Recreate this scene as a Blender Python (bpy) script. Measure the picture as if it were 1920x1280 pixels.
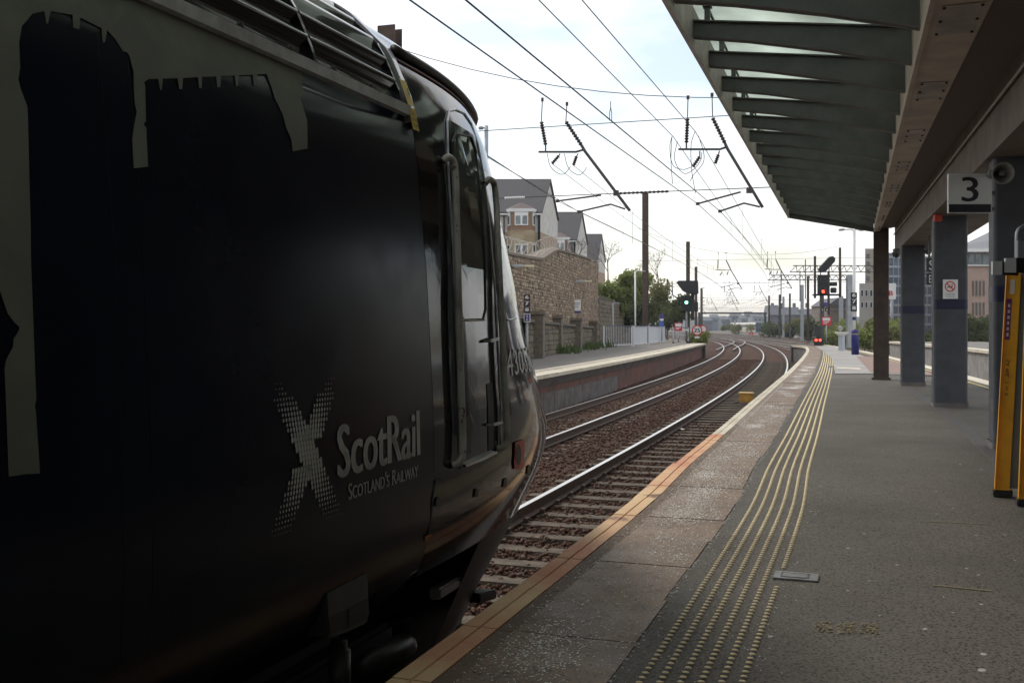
import bpy, bmesh, math, random
import numpy as np
from mathutils import Vector, Matrix
from math import sin, cos, pi, radians, sqrt
random.seed(7); rng = np.random.default_rng(7)
S = bpy.context.scene
for o in list(bpy.data.objects): bpy.data.objects.remove(o)
COL = S.collection

# ------------------------------------------------------------------ camera, sky, sun, exposure
F, HOR, CZ = 1917.0, 612.0, 2.155           # focal length and horizon in photo pixels (1920 wide); eye height above rail
PZ = 0.915                                  # platform height above rail
cam = bpy.data.cameras.new('camera'); camo = bpy.data.objects.new('camera', cam); COL.objects.link(camo)
camo.location = (0, 0, CZ); camo.rotation_euler = (pi/2, 0, 0)
cam.sensor_width = 36; cam.lens = 36*F/1920; cam.shift_y = (HOR-640)/1920
cam.clip_start = .05; cam.clip_end = 6000
S.camera = camo
SUN_EL, SUN_AZ = radians(48), radians(-35)   # azimuth from +Y towards +X
W = bpy.data.worlds.new('World'); S.world = W; W.use_nodes = True
nt = W.node_tree; nt.nodes.clear()
def N(t, **k):
    n = nt.nodes.new(t)
    for a, b in k.items(): setattr(n, a, b)
    return n
sky = N('ShaderNodeTexSky', sky_type='NISHITA'); sky.sun_disc = False
sky.sun_elevation = SUN_EL; sky.sun_rotation = SUN_AZ; sky.air_density = 1.2; sky.dust_density = 2.0
tc = N('ShaderNodeTexCoord'); mp = N('ShaderNodeMapping'); mp.inputs['Scale'].default_value = (1.6, 1.6, 5.2)
nz = N('ShaderNodeTexNoise'); nz.inputs['Scale'].default_value = 2.3; nz.inputs['Detail'].default_value = 7; nz.inputs['Roughness'].default_value = .5
rp = N('ShaderNodeValToRGB'); rp.color_ramp.elements[0].position = .38; rp.color_ramp.elements[1].position = .58
rp.color_ramp.elements[0].color = (.12,)*3+(1,); rp.color_ramp.elements[1].color = (1,)*4
mx = N('ShaderNodeMix', data_type='RGBA'); mx.inputs[7].default_value = (8.0, 8.0, 7.95, 1)
bg = N('ShaderNodeBackground'); bg.inputs[1].default_value = .125
out = N('ShaderNodeOutputWorld')
L = nt.links.new
L(tc.outputs['Generated'], mp.inputs[0]); L(mp.outputs[0], nz.inputs[0]); L(nz.outputs[0], rp.inputs[0])
L(rp.outputs[0], mx.inputs[0]); L(sky.outputs[0], mx.inputs[6]); L(mx.outputs[2], bg.inputs[0]); L(bg.outputs[0], out.inputs[0])
sl = bpy.data.lights.new('sun', 'SUN'); sl.energy = 1.5; sl.angle = radians(14); sl.color = (1, .96, .9)
so = bpy.data.objects.new('sun', sl); COL.objects.link(so)
so.rotation_euler = Vector((-sin(SUN_AZ)*cos(SUN_EL), -cos(SUN_AZ)*cos(SUN_EL), -sin(SUN_EL))).to_track_quat('-Z', 'Y').to_euler()
S.view_settings.view_transform = 'Standard'; S.view_settings.look = 'None'
S.view_settings.exposure = .42; S.view_settings.gamma = 1; S.view_settings.use_curve_mapping = False

# ------------------------------------------------------------------ helpers
def at(x, y, Z):                    # photo pixel at depth Z
    return Vector(((x-960)*Z/F, Z, CZ+(HOR-y)*Z/F))
def gp(x, y, z=0.0):                # photo pixel on the level z
    Z = F*(CZ-z)/(y-HOR); return Vector(((x-960)*Z/F, Z, z))
class MB:
    def __init__(s): s.v = []; s.f = []; s.m = []
    def add(s, v, f, m=0):
        b = len(s.v); s.v += [tuple(p) for p in v]; s.f += [tuple(i+b for i in q) for q in f]; s.m += [m]*len(f); return s
    def box(s, c, d, rz=0, m=0, ax=None):
        a, b, h = d[0]/2, d[1]/2, d[2]/2
        if ax is None: X, Y, Zv = Vector((cos(rz), sin(rz), 0)), Vector((-sin(rz), cos(rz), 0)), Vector((0, 0, 1))
        else: X, Y, Zv = ax
        c = Vector(c)
        v = [c+X*(i*a)+Y*(j*b)+Zv*(k*h) for k in (-1, 1) for j in (-1, 1) for i in (-1, 1)]
        return s.add(v, [(0, 2, 3, 1), (4, 5, 7, 6), (0, 1, 5, 4), (2, 6, 7, 3), (0, 4, 6, 2), (1, 3, 7, 5)], m)
    def bar(s, a, b, w, h, m=0, up=(0, 0, 1)):
        a, b = Vector(a), Vector(b); d = b-a; Ln = d.length; X = d.normalized()
        u = Vector(up)
        if abs(X.dot(u)) > .99: u = Vector((1, 0, 0))
        Y = u.cross(X).normalized(); Zv = X.cross(Y)
        return s.box((a+b)/2, (Ln, w, h), m=m, ax=(X, Y, Zv))
    def tube(s, pts, r, n=6, m=0, cap=True):
        pts = [Vector(p) for p in pts]; rs = r if isinstance(r, (list, tuple)) else [r]*len(pts)
        V = []; Fc = []
        T0 = (pts[1]-pts[0]).normalized(); u = Vector((0, 0, 1)) if abs(T0.z) < .9 else Vector((1, 0, 0))
        A = T0.cross(u).normalized()
        for i, p in enumerate(pts):
            T = (pts[min(i+1, len(pts)-1)]-pts[max(i-1, 0)]).normalized()
            A = (A-T*A.dot(T)).normalized(); B = T.cross(A)
            V += [p+(A*cos(2*pi*k/n)+B*sin(2*pi*k/n))*rs[i] for k in range(n)]
        for i in range(len(pts)-1):
            for k in range(n):
                Fc.append((i*n+k, i*n+(k+1) % n, (i+1)*n+(k+1) % n, (i+1)*n+k))
        if cap: Fc += [tuple(range(n-1, -1, -1)), tuple(range((len(pts)-1)*n, len(pts)*n))]
        return s.add(V, Fc, m)
    def prism(s, poly, ext, m=0):           # 3D polygon extruded by a vector
        n = len(poly); e = Vector(ext); P = [Vector(p) for p in poly]
        return s.add(P+[p+e for p in P], [tuple(range(n-1, -1, -1)), tuple(range(n, 2*n))]+[(i, (i+1) % n, n+(i+1) % n, n+i) for i in range(n)], m)
    def grid(s, rows, m=0, closed=False):   # list of rows of points
        a, b = len(rows), len(rows[0]); V = [p for r in rows for p in r]; Fc = []
        for i in range(a-1):
            for j in range(b if closed else b-1):
                Fc.append((i*b+j, i*b+(j+1) % b, (i+1)*b+(j+1) % b, (i+1)*b+j))
        return s.add(V, Fc, m)
    def lathe(s, c, prof, n=16, m=0, axis=(0, 0, 1)):   # prof: (r, h)
        Zv = Vector(axis).normalized(); u = Vector((1, 0, 0)) if abs(Zv.x) < .9 else Vector((0, 1, 0))
        A = Zv.cross(u).normalized(); B = Zv.cross(A); c = Vector(c)
        return s.grid([[c+Zv*h+(A*cos(2*pi*k/n)+B*sin(2*pi*k/n))*max(r, 1e-4) for k in range(n)] for r, h in prof], m, True)
    def mesh(s, name, mats, smooth=False):
        me = bpy.data.meshes.new(name); me.from_pydata(s.v, [], s.f)
        for q in (mats if isinstance(mats, (list, tuple)) else [mats]): me.materials.append(q)
        if any(s.m): me.polygons.foreach_set('material_index', s.m)
        if smooth: me.polygons.foreach_set('use_smooth', [True]*len(me.polygons))
        me.update(); return me
def link(name, me, parent=None):
    o = bpy.data.objects.new(name, me); COL.objects.link(o)
    if parent is not None:
        o.parent = parent; o.matrix_parent_inverse = Matrix.Translation(-Vector(parent['_loc'])) if '_loc' in parent else parent.matrix_basis.inverted()
    return o
def obj(name, mb, mats, parent=None, smooth=False, label=None, bevel=0):
    me = mb.mesh(name, mats, smooth)
    if bevel:
        bm = bmesh.new(); bm.from_mesh(me)
        bmesh.ops.bevel(bm, geom=[e for e in bm.edges if len(e.link_faces) == 2 and e.calc_face_angle(0) > .5], offset=bevel, segments=2, affect='EDGES', clamp_overlap=True)
        bm.to_mesh(me); bm.free()
    o = link(name, me, parent)
    if label: o['label'] = label
    return o
def tag(o, label, cat, group=None):
    o['label'] = label; o['category'] = cat
    if group: o['group'] = group
    return o
ROOTS = []
def thing(name, loc, label, cat, group=None):
    o = bpy.data.objects.new(name, None); COL.objects.link(o); o.location = loc; o['_loc'] = tuple(loc); o.empty_display_size = .1
    ROOTS.append(o); return tag(o, label, cat, group)
def struct(o): o['kind'] = 'structure'; return o
def place(name, me, loc, rz=0, parent=None, scale=1, rot=None):   # instance that shares mesh data
    o = bpy.data.objects.new(name, me); COL.objects.link(o)
    o.location = loc; o.rotation_euler = rot if rot else (0, 0, rz); o.scale = (scale,)*3 if not isinstance(scale, tuple) else scale
    if parent is not None:
        o.parent = parent; o.matrix_parent_inverse = Matrix.Translation(-Vector(parent['_loc'])) if '_loc' in parent else Matrix()
    return o

# ------------------------------------------------------------------ materials
def mat(name, c, rough=.7, c2=None, scale=8, detail=5, lo=.4, hi=.62, bump=0, bscale=None, metal=0, spec=.5, coat=0, emit=0, c3=None, s3=60, lo3=.66, hi3=.7, stretch=None, alpha=1, trans=0, coords='Object', rvar=0):
    m = bpy.data.materials.new(name); m.use_nodes = True; t = m.node_tree; p = t.nodes['Principled BSDF']; k = t.links.new
    c = tuple(c)+(1,)
    p.inputs['Base Color'].default_value = c; p.inputs['Roughness'].default_value = rough; p.inputs['Metallic'].default_value = metal
    p.inputs['Specular IOR Level'].default_value = spec; p.inputs['Coat Weight'].default_value = coat; p.inputs['Coat Roughness'].default_value = .03
    p.inputs['Transmission Weight'].default_value = trans; p.inputs['Alpha'].default_value = alpha
    if emit: p.inputs['Emission Color'].default_value = c; p.inputs['Emission Strength'].default_value = emit
    tcn = t.nodes.new('ShaderNodeTexCoord'); co = tcn.outputs[coords]
    if stretch:
        mpn = t.nodes.new('ShaderNodeMapping'); mpn.inputs['Scale'].default_value = stretch; k(co, mpn.inputs[0]); co = mpn.outputs[0]
    def noise(sc, dt=detail):
        n = t.nodes.new('ShaderNodeTexNoise'); n.inputs['Scale'].default_value = sc; n.inputs['Detail'].default_value = dt; n.inputs['Roughness'].default_value = .62; k(co, n.inputs[0]); return n.outputs[0]
    def ramp(f, a, b):
        r = t.nodes.new('ShaderNodeMapRange'); r.inputs[1].default_value = a; r.inputs[2].default_value = b; k(f, r.inputs[0]); return r.outputs[0]
    def mixc(f, a, b):
        q = t.nodes.new('ShaderNodeMix'); q.data_type = 'RGBA'
        k(f, q.inputs[0])
        for i, z in ((6, a), (7, b)):
            if isinstance(z, tuple): q.inputs[i].default_value = z if len(z) == 4 else z+(1,)
            else: k(z, q.inputs[i])
        return q.outputs[2]
    cur = c
    if c2: n0 = noise(scale); cur = mixc(ramp(n0, lo, hi), c, tuple(c2)); 
    if c3: cur = mixc(ramp(noise(s3), lo3, hi3), cur, tuple(c3))
    if not isinstance(cur, tuple):
        k(cur, p.inputs['Base Color'])
        if emit: k(cur, p.inputs['Emission Color'])
    if rvar: k(ramp(noise(scale*1.7), .3, .7), (rr := t.nodes.new('ShaderNodeMapRange')).inputs[0]); rr.inputs[3].default_value = max(0, rough-rvar); rr.inputs[4].default_value = rough+rvar; k(rr.outputs[0], p.inputs['Roughness'])
    if bump:
        b = t.nodes.new('ShaderNodeBump'); b.inputs['Strength'].default_value = 1; b.inputs['Distance'].default_value = bump; k(noise(bscale or scale*3), b.inputs['Height']); k(b.outputs[0], p.inputs['Normal'])
    m['_'] = 1
    return m
SPEC_LOW = .15
def nodes(m): return m.node_tree, m.node_tree.nodes['Principled BSDF'], m.node_tree.links.new
M = {}
M['navy'] = mat('train_navy_paint', (.006, .009, .020), .21, (.008, .012, .024), 2.5, spec=.2, coat=0, rvar=.05)
M['nose'] = mat('train_nose_paint', (.005, .006, .009), .07, (.008, .008, .010), 3, coat=0, spec=.3, bump=.0012, bscale=2.4)
M['vinyl'] = mat('train_vinyl_grey', (.23, .23, .20), .5, (.19, .19, .165), 4, spec=.2)
M['logo'] = mat('train_logo_grey', (.55, .55, .53), .5, spec=.2)
M['trim'] = mat('train_trim_metal', (.72, .73, .74), .3, (.5, .5, .5), 9, metal=.3)
M['louvre'] = mat('louvre_black', (.004, .004, .005), .14, (.008, .008, .008), 6, coat=.7)
M['handrail'] = mat('handrail_worn_grey', (.42, .40, .36), .45, (.17, .15, .12), 5, lo=.45, hi=.7, c3=(.10, .05, .03), s3=22, lo3=.62, hi3=.68)
M['black'] = mat('underframe_black', (.012, .011, .010), .6, (.025, .02, .016), 7)
M['rubber'] = mat('black_rubber', (.012, .012, .012), .55)
M['glass_dark'] = mat('dark_glass', (.02, .024, .022), .04, spec=.8, coat=.5)
M['red'] = mat('red_paint', (.62, .06, .03), .5, (.5, .045, .025), 9)
M['yellow_lbl'] = mat('yellow_label', (.62, .42, .02), .4)
M['chrome'] = mat('handle_metal', (.5, .5, .48), .3, metal=.8)
M['orange'] = mat('orange_mark', (.5, .2, .03), .6)
# platform and track materials
def ground_mat(name, c, c2, sc, **k): return mat(name, c, c2=c2, scale=sc, **k)
M['asphalt'] = mat('platform_asphalt', (.092, .081, .066), .75, (.135, .119, .097), .8, 9, .3, .7, bump=.0035, bscale=150, c3=(.03, .027, .023), s3=75, lo3=.5, hi3=.6, spec=.25, rvar=.1)
M['slab'] = mat('platform_slab_brown', (.245, .175, .118), .62, (.16, .112, .077), 2.2, 8, .35, .65, bump=.004, bscale=100, rvar=.12, spec=.25, c3=(.05, .035, .028), s3=40, lo3=.55, hi3=.66)
M['cope'] = mat('coping_sandstone', (.62, .42, .23), .8, (.50, .22, .12), .9, 7, .42, .62, bump=.004, bscale=60, c3=(.14, .06, .04), s3=2.3, lo3=.63, hi3=.72)
M['cope_pale'] = mat('coping_painted_pale', (.60, .55, .44), .8, (.47, .40, .30), 2.5, 7, bump=.003, bscale=60, c3=(.25, .2, .15), s3=9, lo3=.62, hi3=.7)
M['strip'] = mat('coping_brown_strip', (.12, .085, .058), .8, (.16, .115, .08), 3, 7, bump=.003, bscale=90, spec=.2)
M['salt'] = mat('dried_grit_salt', (.9, .89, .87), .9)
M['blister'] = mat('tactile_blister_buff', (.84, .68, .38), .6, (.68, .53, .29), 7, 6, .4, .66)
M['yellowline'] = mat('yellow_line', (.5, .4, .12), .8, (.2, .18, .1), 12)
M['steelplate'] = mat('access_cover_steel', (.23, .23, .22), .5, (.15, .15, .145), 14, metal=.4, bump=.002, bscale=200)
M['railside'] = mat('rail_rust', (.10, .06, .042), .75, (.06, .036, .027), 12)
M['railtop'] = mat('rail_polished', (.74, .71, .67), .34, metal=1)
M['sleeper'] = mat('sleeper_concrete', (.120, .095, .068), .85, (.068, .052, .039), 5, 6, spec=.2, bump=.004, bscale=50)
M['ballast'] = mat('ballast_ground', (.095, .052, .036), .95, (.055, .031, .023), 16, 8, .35, .65, spec=.12, bump=.05, bscale=24, c3=(.11, .085, .07), s3=30, lo3=.6, hi3=.75)
M['stoneA'] = mat('ballast_stone_brown', (.12, .064, .044), .9, (.065, .036, .026), 30, spec=.15)
M['stoneB'] = mat('ballast_stone_grey', (.15, .105, .08), .9, (.08, .055, .043), 30, spec=.15)
M['dirt'] = mat('trackside_dirt', (.085, .065, .05), .95, (.12, .10, .07), 1.2, 8, bump=.03, bscale=14)
M['brick'] = mat('platform_brick', (.22, .085, .06), .9, (.10, .07, .06), 3, 8, .4, .62)
M['concrete'] = mat('grey_concrete', (.27, .255, .235), .85, (.19, .175, .16), 2.2, 7, bump=.004, bscale=30)
M['conc_dark'] = mat('dirty_concrete', (.16, .145, .135), .9, (.10, .09, .083), 2.5, 7, bump=.005, bscale=25)
def bricks(m, sc, mort=(.12, .1, .085, 1), rot=None):
    t, p, k = nodes(m); b = t.nodes.new('ShaderNodeTexBrick'); b.inputs['Scale'].default_value = sc
    return m

# ------------------------------------------------------------------ the line of the tracks and of the platform edge
PH0, RAD, S1 = .345, 750.0, 215.0
def phi(s): return PH0-min(s, S1)/RAD
_tab = {}
def _integrate():
    ds = .1; x, y = .81, 11.98
    n0 = 126; _tab[n0] = (x, y)
    for i in range(n0, 7000):
        p = phi((i+.5)*ds); x += sin(p)*ds; y += cos(p)*ds; _tab[i+1] = (x, y)
    x, y = .81, 11.98
    for i in range(n0, -400, -1):
        p = phi((i-.5)*ds); x -= sin(p)*ds; y -= cos(p)*ds; _tab[i-1] = (x, y)
_integrate()
def trk(s, off=0, z=0):             # near track: distance s along, off to the right of its centre
    i = int(math.floor(s*10)); f = s*10-i; a, b = _tab[i], _tab[i+1]; p = phi(s)
    return Vector((a[0]+(b[0]-a[0])*f+cos(p)*off, a[1]+(b[1]-a[1])*f-sin(p)*off, z))
EP = [(-40, -15.84), (-12, -5.94), (3.56, -.446), (7.14, .80), (9.28, 1.47), (11.94, 2.34), (16.6, 3.84), (22.5, 5.75), (29.7, 8.06), (41, 11.6), (52, 14.95), (59.4, 17.06), (64.5, 18.35), (67.2, 18.7), (68.6, 18.65)]
def cr(P, n=12):                    # smooth line through points
    P = [Vector(p) for p in P]; o = []
    for i in range(len(P)-1):
        a, b, c, d = P[max(i-1, 0)], P[i], P[i+1], P[min(i+2, len(P)-1)]
        L1 = (c-b).length
        ta = ((c-a)/max((c-a).length, 1e-6)*L1); tb = ((d-b)/max((d-b).length, 1e-6)*L1)
        for k in range(n):
            u = k/n; o.append(b*(2*u**3-3*u*u+1)+ta*(u**3-2*u*u+u)+c*(3*u*u-2*u**3)+tb*(u**3-u*u))
    o.append(P[-1]); return o
class Line:                         # arc-length curve on the ground with right-hand offsets
    def __init__(s, pts, sm=True):
        s.p = cr([Vector((x, z)) for z, x in pts]) if sm else [Vector((x, z)) for z, x in pts]
        s.s = [0]
        for a, b in zip(s.p, s.p[1:]): s.s.append(s.s[-1]+(b-a).length)
        s.L = s.s[-1]; s.arr = np.array([(p.x, p.y) for p in s.p]); s.sa = np.array(s.s)
    def at(s, t, q=0, z=0):
        d = .25
        x, y = np.interp(t, s.sa, s.arr[:, 0]), np.interp(t, s.sa, s.arr[:, 1])
        a, b = max(t-d, 0), min(t+d, s.L)
        dx = np.interp(b, s.sa, s.arr[:, 0])-np.interp(a, s.sa, s.arr[:, 0]); dy = np.interp(b, s.sa, s.arr[:, 1])-np.interp(a, s.sa, s.arr[:, 1])
        l = math.hypot(dx, dy); return Vector((x+dy/l*q, y-dx/l*q, z))
    def ang(s, t):
        a, b = s.at(max(t-.3, 0)), s.at(min(t+.3, s.L)); return math.atan2(b.x-a.x, b.y-a.y)
    def from_Z(s, Z): return float(np.interp(Z, s.arr[:, 1], s.sa))
E = Line(EP)
def mesh_along(fn, ss, sect, m=0, mb=None, caps=True):      # sect: list of (off, z); fn(s, off, z)
    mb = mb or MB(); n = len(sect)
    mb.grid([[fn(s, o, z) for o, z in sect] for s in ss], m, True)
    if caps:
        b = len(mb.v)-len(ss)*n; mb.f += [tuple(b+i for i in range(n-1, -1, -1)), tuple(b+(len(ss)-1)*n+i for i in range(n))]; mb.m += [m, m]
    return mb
def frange(a, b, d):
    n = max(1, int(round((b-a)/d))); return [a+(b-a)*i/n for i in range(n+1)]

# ------------------------------------------------------------------ ground
g = MB(); n = 60
xs = [-2500, -800, -300, -120, -60, -30, 0, 30, 60, 120, 300, 800, 2500]; ys = [-300, -60, -20, 0, 20, 40, 80, 140, 220, 320, 500, 900, 1800, 4000]
g.grid([[(x, y, -.36) for x in xs] for y in ys])
struct(obj('ground', g, M['dirt']))['label'] = 'brown dirt ground around the tracks'
# ballast bed under the two near tracks, gently uneven
bb = MB(); rows = []
for s in frange(-30, 400, 1.0):
    r = []
    for o, z in [(-6.6, -.34), (-6.0, -.2), (-4.86, -.17), (-3.4, -.19), (-1.6, -.21), (-.7, -.2), (0, -.215), (.7, -.2), (1.42, -.22), (1.75, -.24), (2.6, -.34)]:
        r.append(trk(s, o, z+random.uniform(-.02, .015)))
    rows.append(r)
bb.grid(rows); struct(obj('ballast_bed', bb, M['ballast'], smooth=True))
# scattered ballast stones: real geometry, uncountable
def stones(name, cnt, dist, size, mats, seed, zf):
    r = np.random.default_rng(seed)
    base = np.array([(1, 0, 0), (-1, 0, 0), (0, 1, 0), (0, -1, 0), (0, 0, 1), (0, 0, -1), (.6, .6, .5), (-.6, .6, -.4)], float)
    ico = [(0, 2, 4), (2, 1, 4), (1, 3, 4), (3, 0, 4), (2, 0, 5), (1, 2, 5), (3, 1, 5), (0, 3, 5)]
    P = dist(r, cnt)                                        # (cnt,3)
    cnt = len(P)
    V = np.zeros((cnt, 6, 3)); sz = r.uniform(size[0], size[1], (cnt, 1, 1))
    V[:] = base[:6]*sz*r.uniform(.65, 1.25, (cnt, 6, 1))*np.array([1, .85, .7])
    V += r.normal(0, .16, V.shape)*sz
    a = r.uniform(0, 2*pi, cnt); b = r.normal(0, .5, cnt)
    ca, sa, cb, sb = np.cos(a), np.sin(a), np.cos(b), np.sin(b)
    R = np.stack([np.stack([ca, -sa*cb, sa*sb], -1), np.stack([sa, ca*cb, -ca*sb], -1), np.stack([0*a, sb, cb], -1)], 1)
    V = np.einsum('nij,nkj->nki', R, V)+P[:, None, :]
    me = bpy.data.meshes.new(name); me.vertices.add(cnt*6); me.vertices.foreach_set('co', V.ravel())
    T = (np.array(ico)[None]+(np.arange(cnt)*6)[:, None, None]).ravel()
    me.loops.add(len(T)); me.loops.foreach_set('vertex_index', T); me.polygons.add(len(T)//3)
    me.polygons.foreach_set('loop_start', np.arange(0, len(T), 3)); me.polygons.foreach_set('loop_total', np.full(len(T)//3, 3))
    for q in mats: me.materials.append(q)
    me.polygons.foreach_set('material_index', np.repeat((r.random(cnt) < .28).astype(int), 8))
    me.update(); me.validate(); o = link(name, me); o['kind'] = 'stuff'; return o
def sdist(s0, s1, o0, o1, zf, pw=1.0):
    def d(r, n):
        s = s0+(s1-s0)*r.random(n)**pw; o = r.uniform(o0, o1, n); P = np.empty((n, 3))
        i = np.floor(s*10).astype(int); ph = PH0-np.minimum(s, S1)/RAD
        base = np.array([_tab[k] for k in i]); P[:, 0] = base[:, 0]+np.cos(ph)*o; P[:, 1] = base[:, 1]-np.sin(ph)*o; P[:, 2] = zf(s, o, r)
        ok = (np.abs(np.abs(o)-.7525) > .085) & (np.abs(o+.7525+1.85) > .085) & (np.abs(o+.7525+3.355) > .085)
        return P[ok]
    return d
def zbed(s, o, r):
    inside = (np.abs(o) < 1.3); k = np.abs(((s/.66) % 1)-.5)   # lower over the sleepers
    z = -.185+r.normal(0, .012, len(s)); ov = inside & (k > .27) & (r.random(len(s)) > .16); z[ov] -= .09; z[inside & (k <= .27)] += .008
    return z
SL = .66
b1 = stones('ballast_stones', 15000, sdist(3, 26, -1.0, 1.5, zbed, 1.15), (.02, .042), [M['stoneA'], M['stoneB']], 3, None)
b2 = stones('ballast_stones', 34000, sdist(7, 75, -6.1, -.78, zbed, 1.5), (.024, .046), [M['stoneA'], M['stoneB']], 4, None)
for q, l in ((b1, 'loose brown ballast stones between the sleepers beside the platform edge'), (b2, 'loose brown ballast stones around the far track by the opposite platform')): q['label'] = l; q['category'] = 'ballast'

# ------------------------------------------------------------------ tracks
RS = [(-.035, 0), (-.035, -.035), (-.011, -.05), (-.011, -.13), (-.07, -.145), (-.07, -.159), (.07, -.159), (.07, -.145), (.011, -.13), (.011, -.05), (.035, -.035), (.035, 0)]
def rail(fn, ss, off, parent):
    mb = mesh_along(fn, ss, [(o+off, z) for o, z in RS], 0)
    k = len(ss)-1
    for i in range(k): mb.m[i*12+11] = 1
    return obj('rail', mb, [M['railside'], M['railtop']], parent)
slp = MB()
A_ = [(-1.25, -.215), (1.25, -.215)]
prof = [(-.13, -.15), (-.115, 0), (.115, 0), (.13, -.15)]
slp.grid([[(x, y, z) for y, z in prof] for x in (-1.25, -.9, -.6, .6, .9, 1.25)], 0); slp.f += [(3, 2, 1, 0), (20, 21, 22, 23)]; slp.m += [0, 0]
SLM = slp.mesh('sleeper', M['sleeper'])
chair = MB().box((0, 0, .014), (.2, .12, .028)).box((.1, 0, .04), (.05, .09, .04)).box((-.1, 0, .04), (.05, .09, .04)).mesh('rail_clip', M['railside'])
def make_track(fn, angf, s0, s1, coff, label, sl0, sl1, depth=-.172, clips=None, name='railway_track'):
    t = bpy.data.objects.new(name, None); COL.objects.link(t); struct(t); t['label'] = label
    ss = frange(s0, s1, 1.2 if s0 < 0 else 3)
    for o in (-.7525, .7525): rail(fn, ss, coff+o, t)
    s = sl0
    while s < sl1:
        p = fn(s, coff, depth+random.uniform(-.006, .006)); place('sleeper', SLM, p, -angf(s)+random.uniform(-.008, .008), t)
        if clips and s < clips:
            for o in (-.7525, .7525): place('rail_clip', chair, fn(s, coff+o, depth+.002), -angf(s), t)
        s += SL
    return t
make_track(trk, phi, -25, 420, 0, 'near railway track beside the platform, its left rail clear of the train', 1.32, 70, clips=22)
make_track(trk, phi, -25, 420, -3.3575, 'rusty far railway track beside the opposite platform', 9.24, 70, depth=-.186)
# island platform right side and the tracks beyond it
RE = Line([(-40, -5.2), (-10, 2.1), (5, 6.0), (23, 10.8), (35, 13.85), (47.5, 16.9), (58, 19.1), (68.6, 21.2), (90, 25.2), (130, 31.5), (190, 39), (280, 47), (420, 56)])
rf = lambda s, o, z: RE.at(s, o, z)
make_track(rf, RE.ang, 0, RE.L-1, 1.5, 'railway track on the right side of the island platform', 52, 52)
make_track(rf, RE.ang, 125, RE.L-1, 5.0, 'second railway track beyond the island platform', 12, 12)
make_track(rf, RE.ang, 130, RE.L-1, 9.5, 'third railway track in the distant yard', 62, 62)
make_track(rf, RE.ang, 140, RE.L-1, 13.5, 'outermost railway track in the distant yard', 62, 62)
cx = Line([(p.y, p.x) for p in (trk(98, -4.0), trk(112, -3.4), trk(130, -2.1), trk(150, -.6), trk(170, .4), trk(190, .9))])
t = bpy.data.objects.new('railway_crossover', None); COL.objects.link(t); struct(t); t['label'] = 'crossover rails joining the two curving tracks in the distance'
for o in (-.7525, .7525): rail(lambda s, q, z: cx.at(s, q, z+.006), frange(0, cx.L, 2), o, t)

# ------------------------------------------------------------------ near platform
PF = bpy.data.objects.new('platform', None); COL.objects.link(PF); struct(PF); PF['label'] = 'island station platform with tactile edge strip'; PF['_loc'] = (0, 0, 0)
sz = [E.from_Z(Z) for Z in (-30, -12, -4, 0)]+frange(E.from_Z(0.5), E.L, .75)
def right_q(p, zq):                     # world x of the island's right edge at depth
    return float(np.interp(zq, RE.arr[:, 1], RE.arr[:, 0]))
mb = MB(); rows = []
for s in sz:
    a = E.at(s, .66, PZ-.004); rx = right_q(None, a.y)
    rows.append([Vector((a.x+(rx-.35-a.x)*u, a.y, PZ-.004+.0015*sin(a.y*.9+u*7)*(0 < u < 1))) for u in [i/10 for i in range(11)]])
mb.grid(rows); obj('asphalt_surface', mb, M['asphalt'], PF, smooth=True)
mb = mesh_along(lambda s, o, z: E.at(s, o, z), sz, [(.09, PZ-.14), (.09, -.4), (1.2, -.4), (1.2, PZ-.14)])
obj('platform_wall', mb, M['conc_dark'], PF)
mb = MB(); p_ = [E.at(E.L, 0, PZ-.02), Vector((right_q(0, 68.6), 68.6, PZ-.02))]
mb.prism([p_[0], p_[1], p_[1]-Vector((0, 0, 1.3)), p_[0]-Vector((0, 0, 1.3))], (0, -.3, 0)); obj('end_wall', mb, M['conc_dark'], PF)
rz_ = [RE.from_Z(Z) for Z in frange(-12, 68.6, 1.2)]
mb = mesh_along(rf, rz_, [(-.36, PZ-.01), (-.36, -.4), (-.06, -.4), (-.06, PZ-.1), (0, PZ-.1), (0, PZ)]); obj('right_coping', mb, M['cope_pale'], PF)
mb = MB().grid([[RE.at(s, -.62, PZ+.006), RE.at(s, -.5, PZ+.006)] for s in rz_]); obj('yellow_line', mb, M['yellowline'], PF)
# coping stones, brown strip and slabs, stone by stone
st = E.from_Z(4.25)
k0 = -18; K = int((E.L-st)/.665)
joff = .0
for k in range(k0, K):
    a, b = st+k*.665, min(st+(k+1)*.665, E.L)-.006
    far = E.at(a).y > 9.2
    ov = 0 if a < E.from_Z(7.2) else (-.012 if E.at(a).y < 9.2 else .012)
    dz = random.uniform(-.0025, .0025); n = 2
    cs = [(ov-.0, PZ+dz), (ov, PZ-.13), (.15, PZ-.13), (.15, PZ+dz), (.082, PZ+dz), (.079, PZ+dz-.008), (.073, PZ+dz-.008), (.07, PZ+dz)]
    obj('coping_stone', mesh_along(lambda s, o, z: E.at(s, o, z), frange(a, b, .34), cs[::-1]), M['cope'] if E.at(a).y < 11.5 else M['cope_pale'], PF)
    obj('kerb_strip', mesh_along(lambda s, o, z: E.at(s, o, z), frange(a, b, .34), [(.153, PZ-.004), (.153, PZ-.14), (.23, PZ-.14), (.23, PZ-.004)][::-1]), M['strip'] if E.at(a).y < 13 else M['slab'], PF)
    if True:
        j1, j2 = random.uniform(-.012, .012), random.uniform(-.012, .012)
        q = [(.236, PZ+dz), (.236, PZ-.1), (.72+j1, PZ-.1), (.72+j1, PZ+dz)]
        obj('platform_slab', mesh_along(lambda s, o, z: E.at(s, o, z), frange(a, b, .34), q[::-1]), M['slab'], PF)
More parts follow.
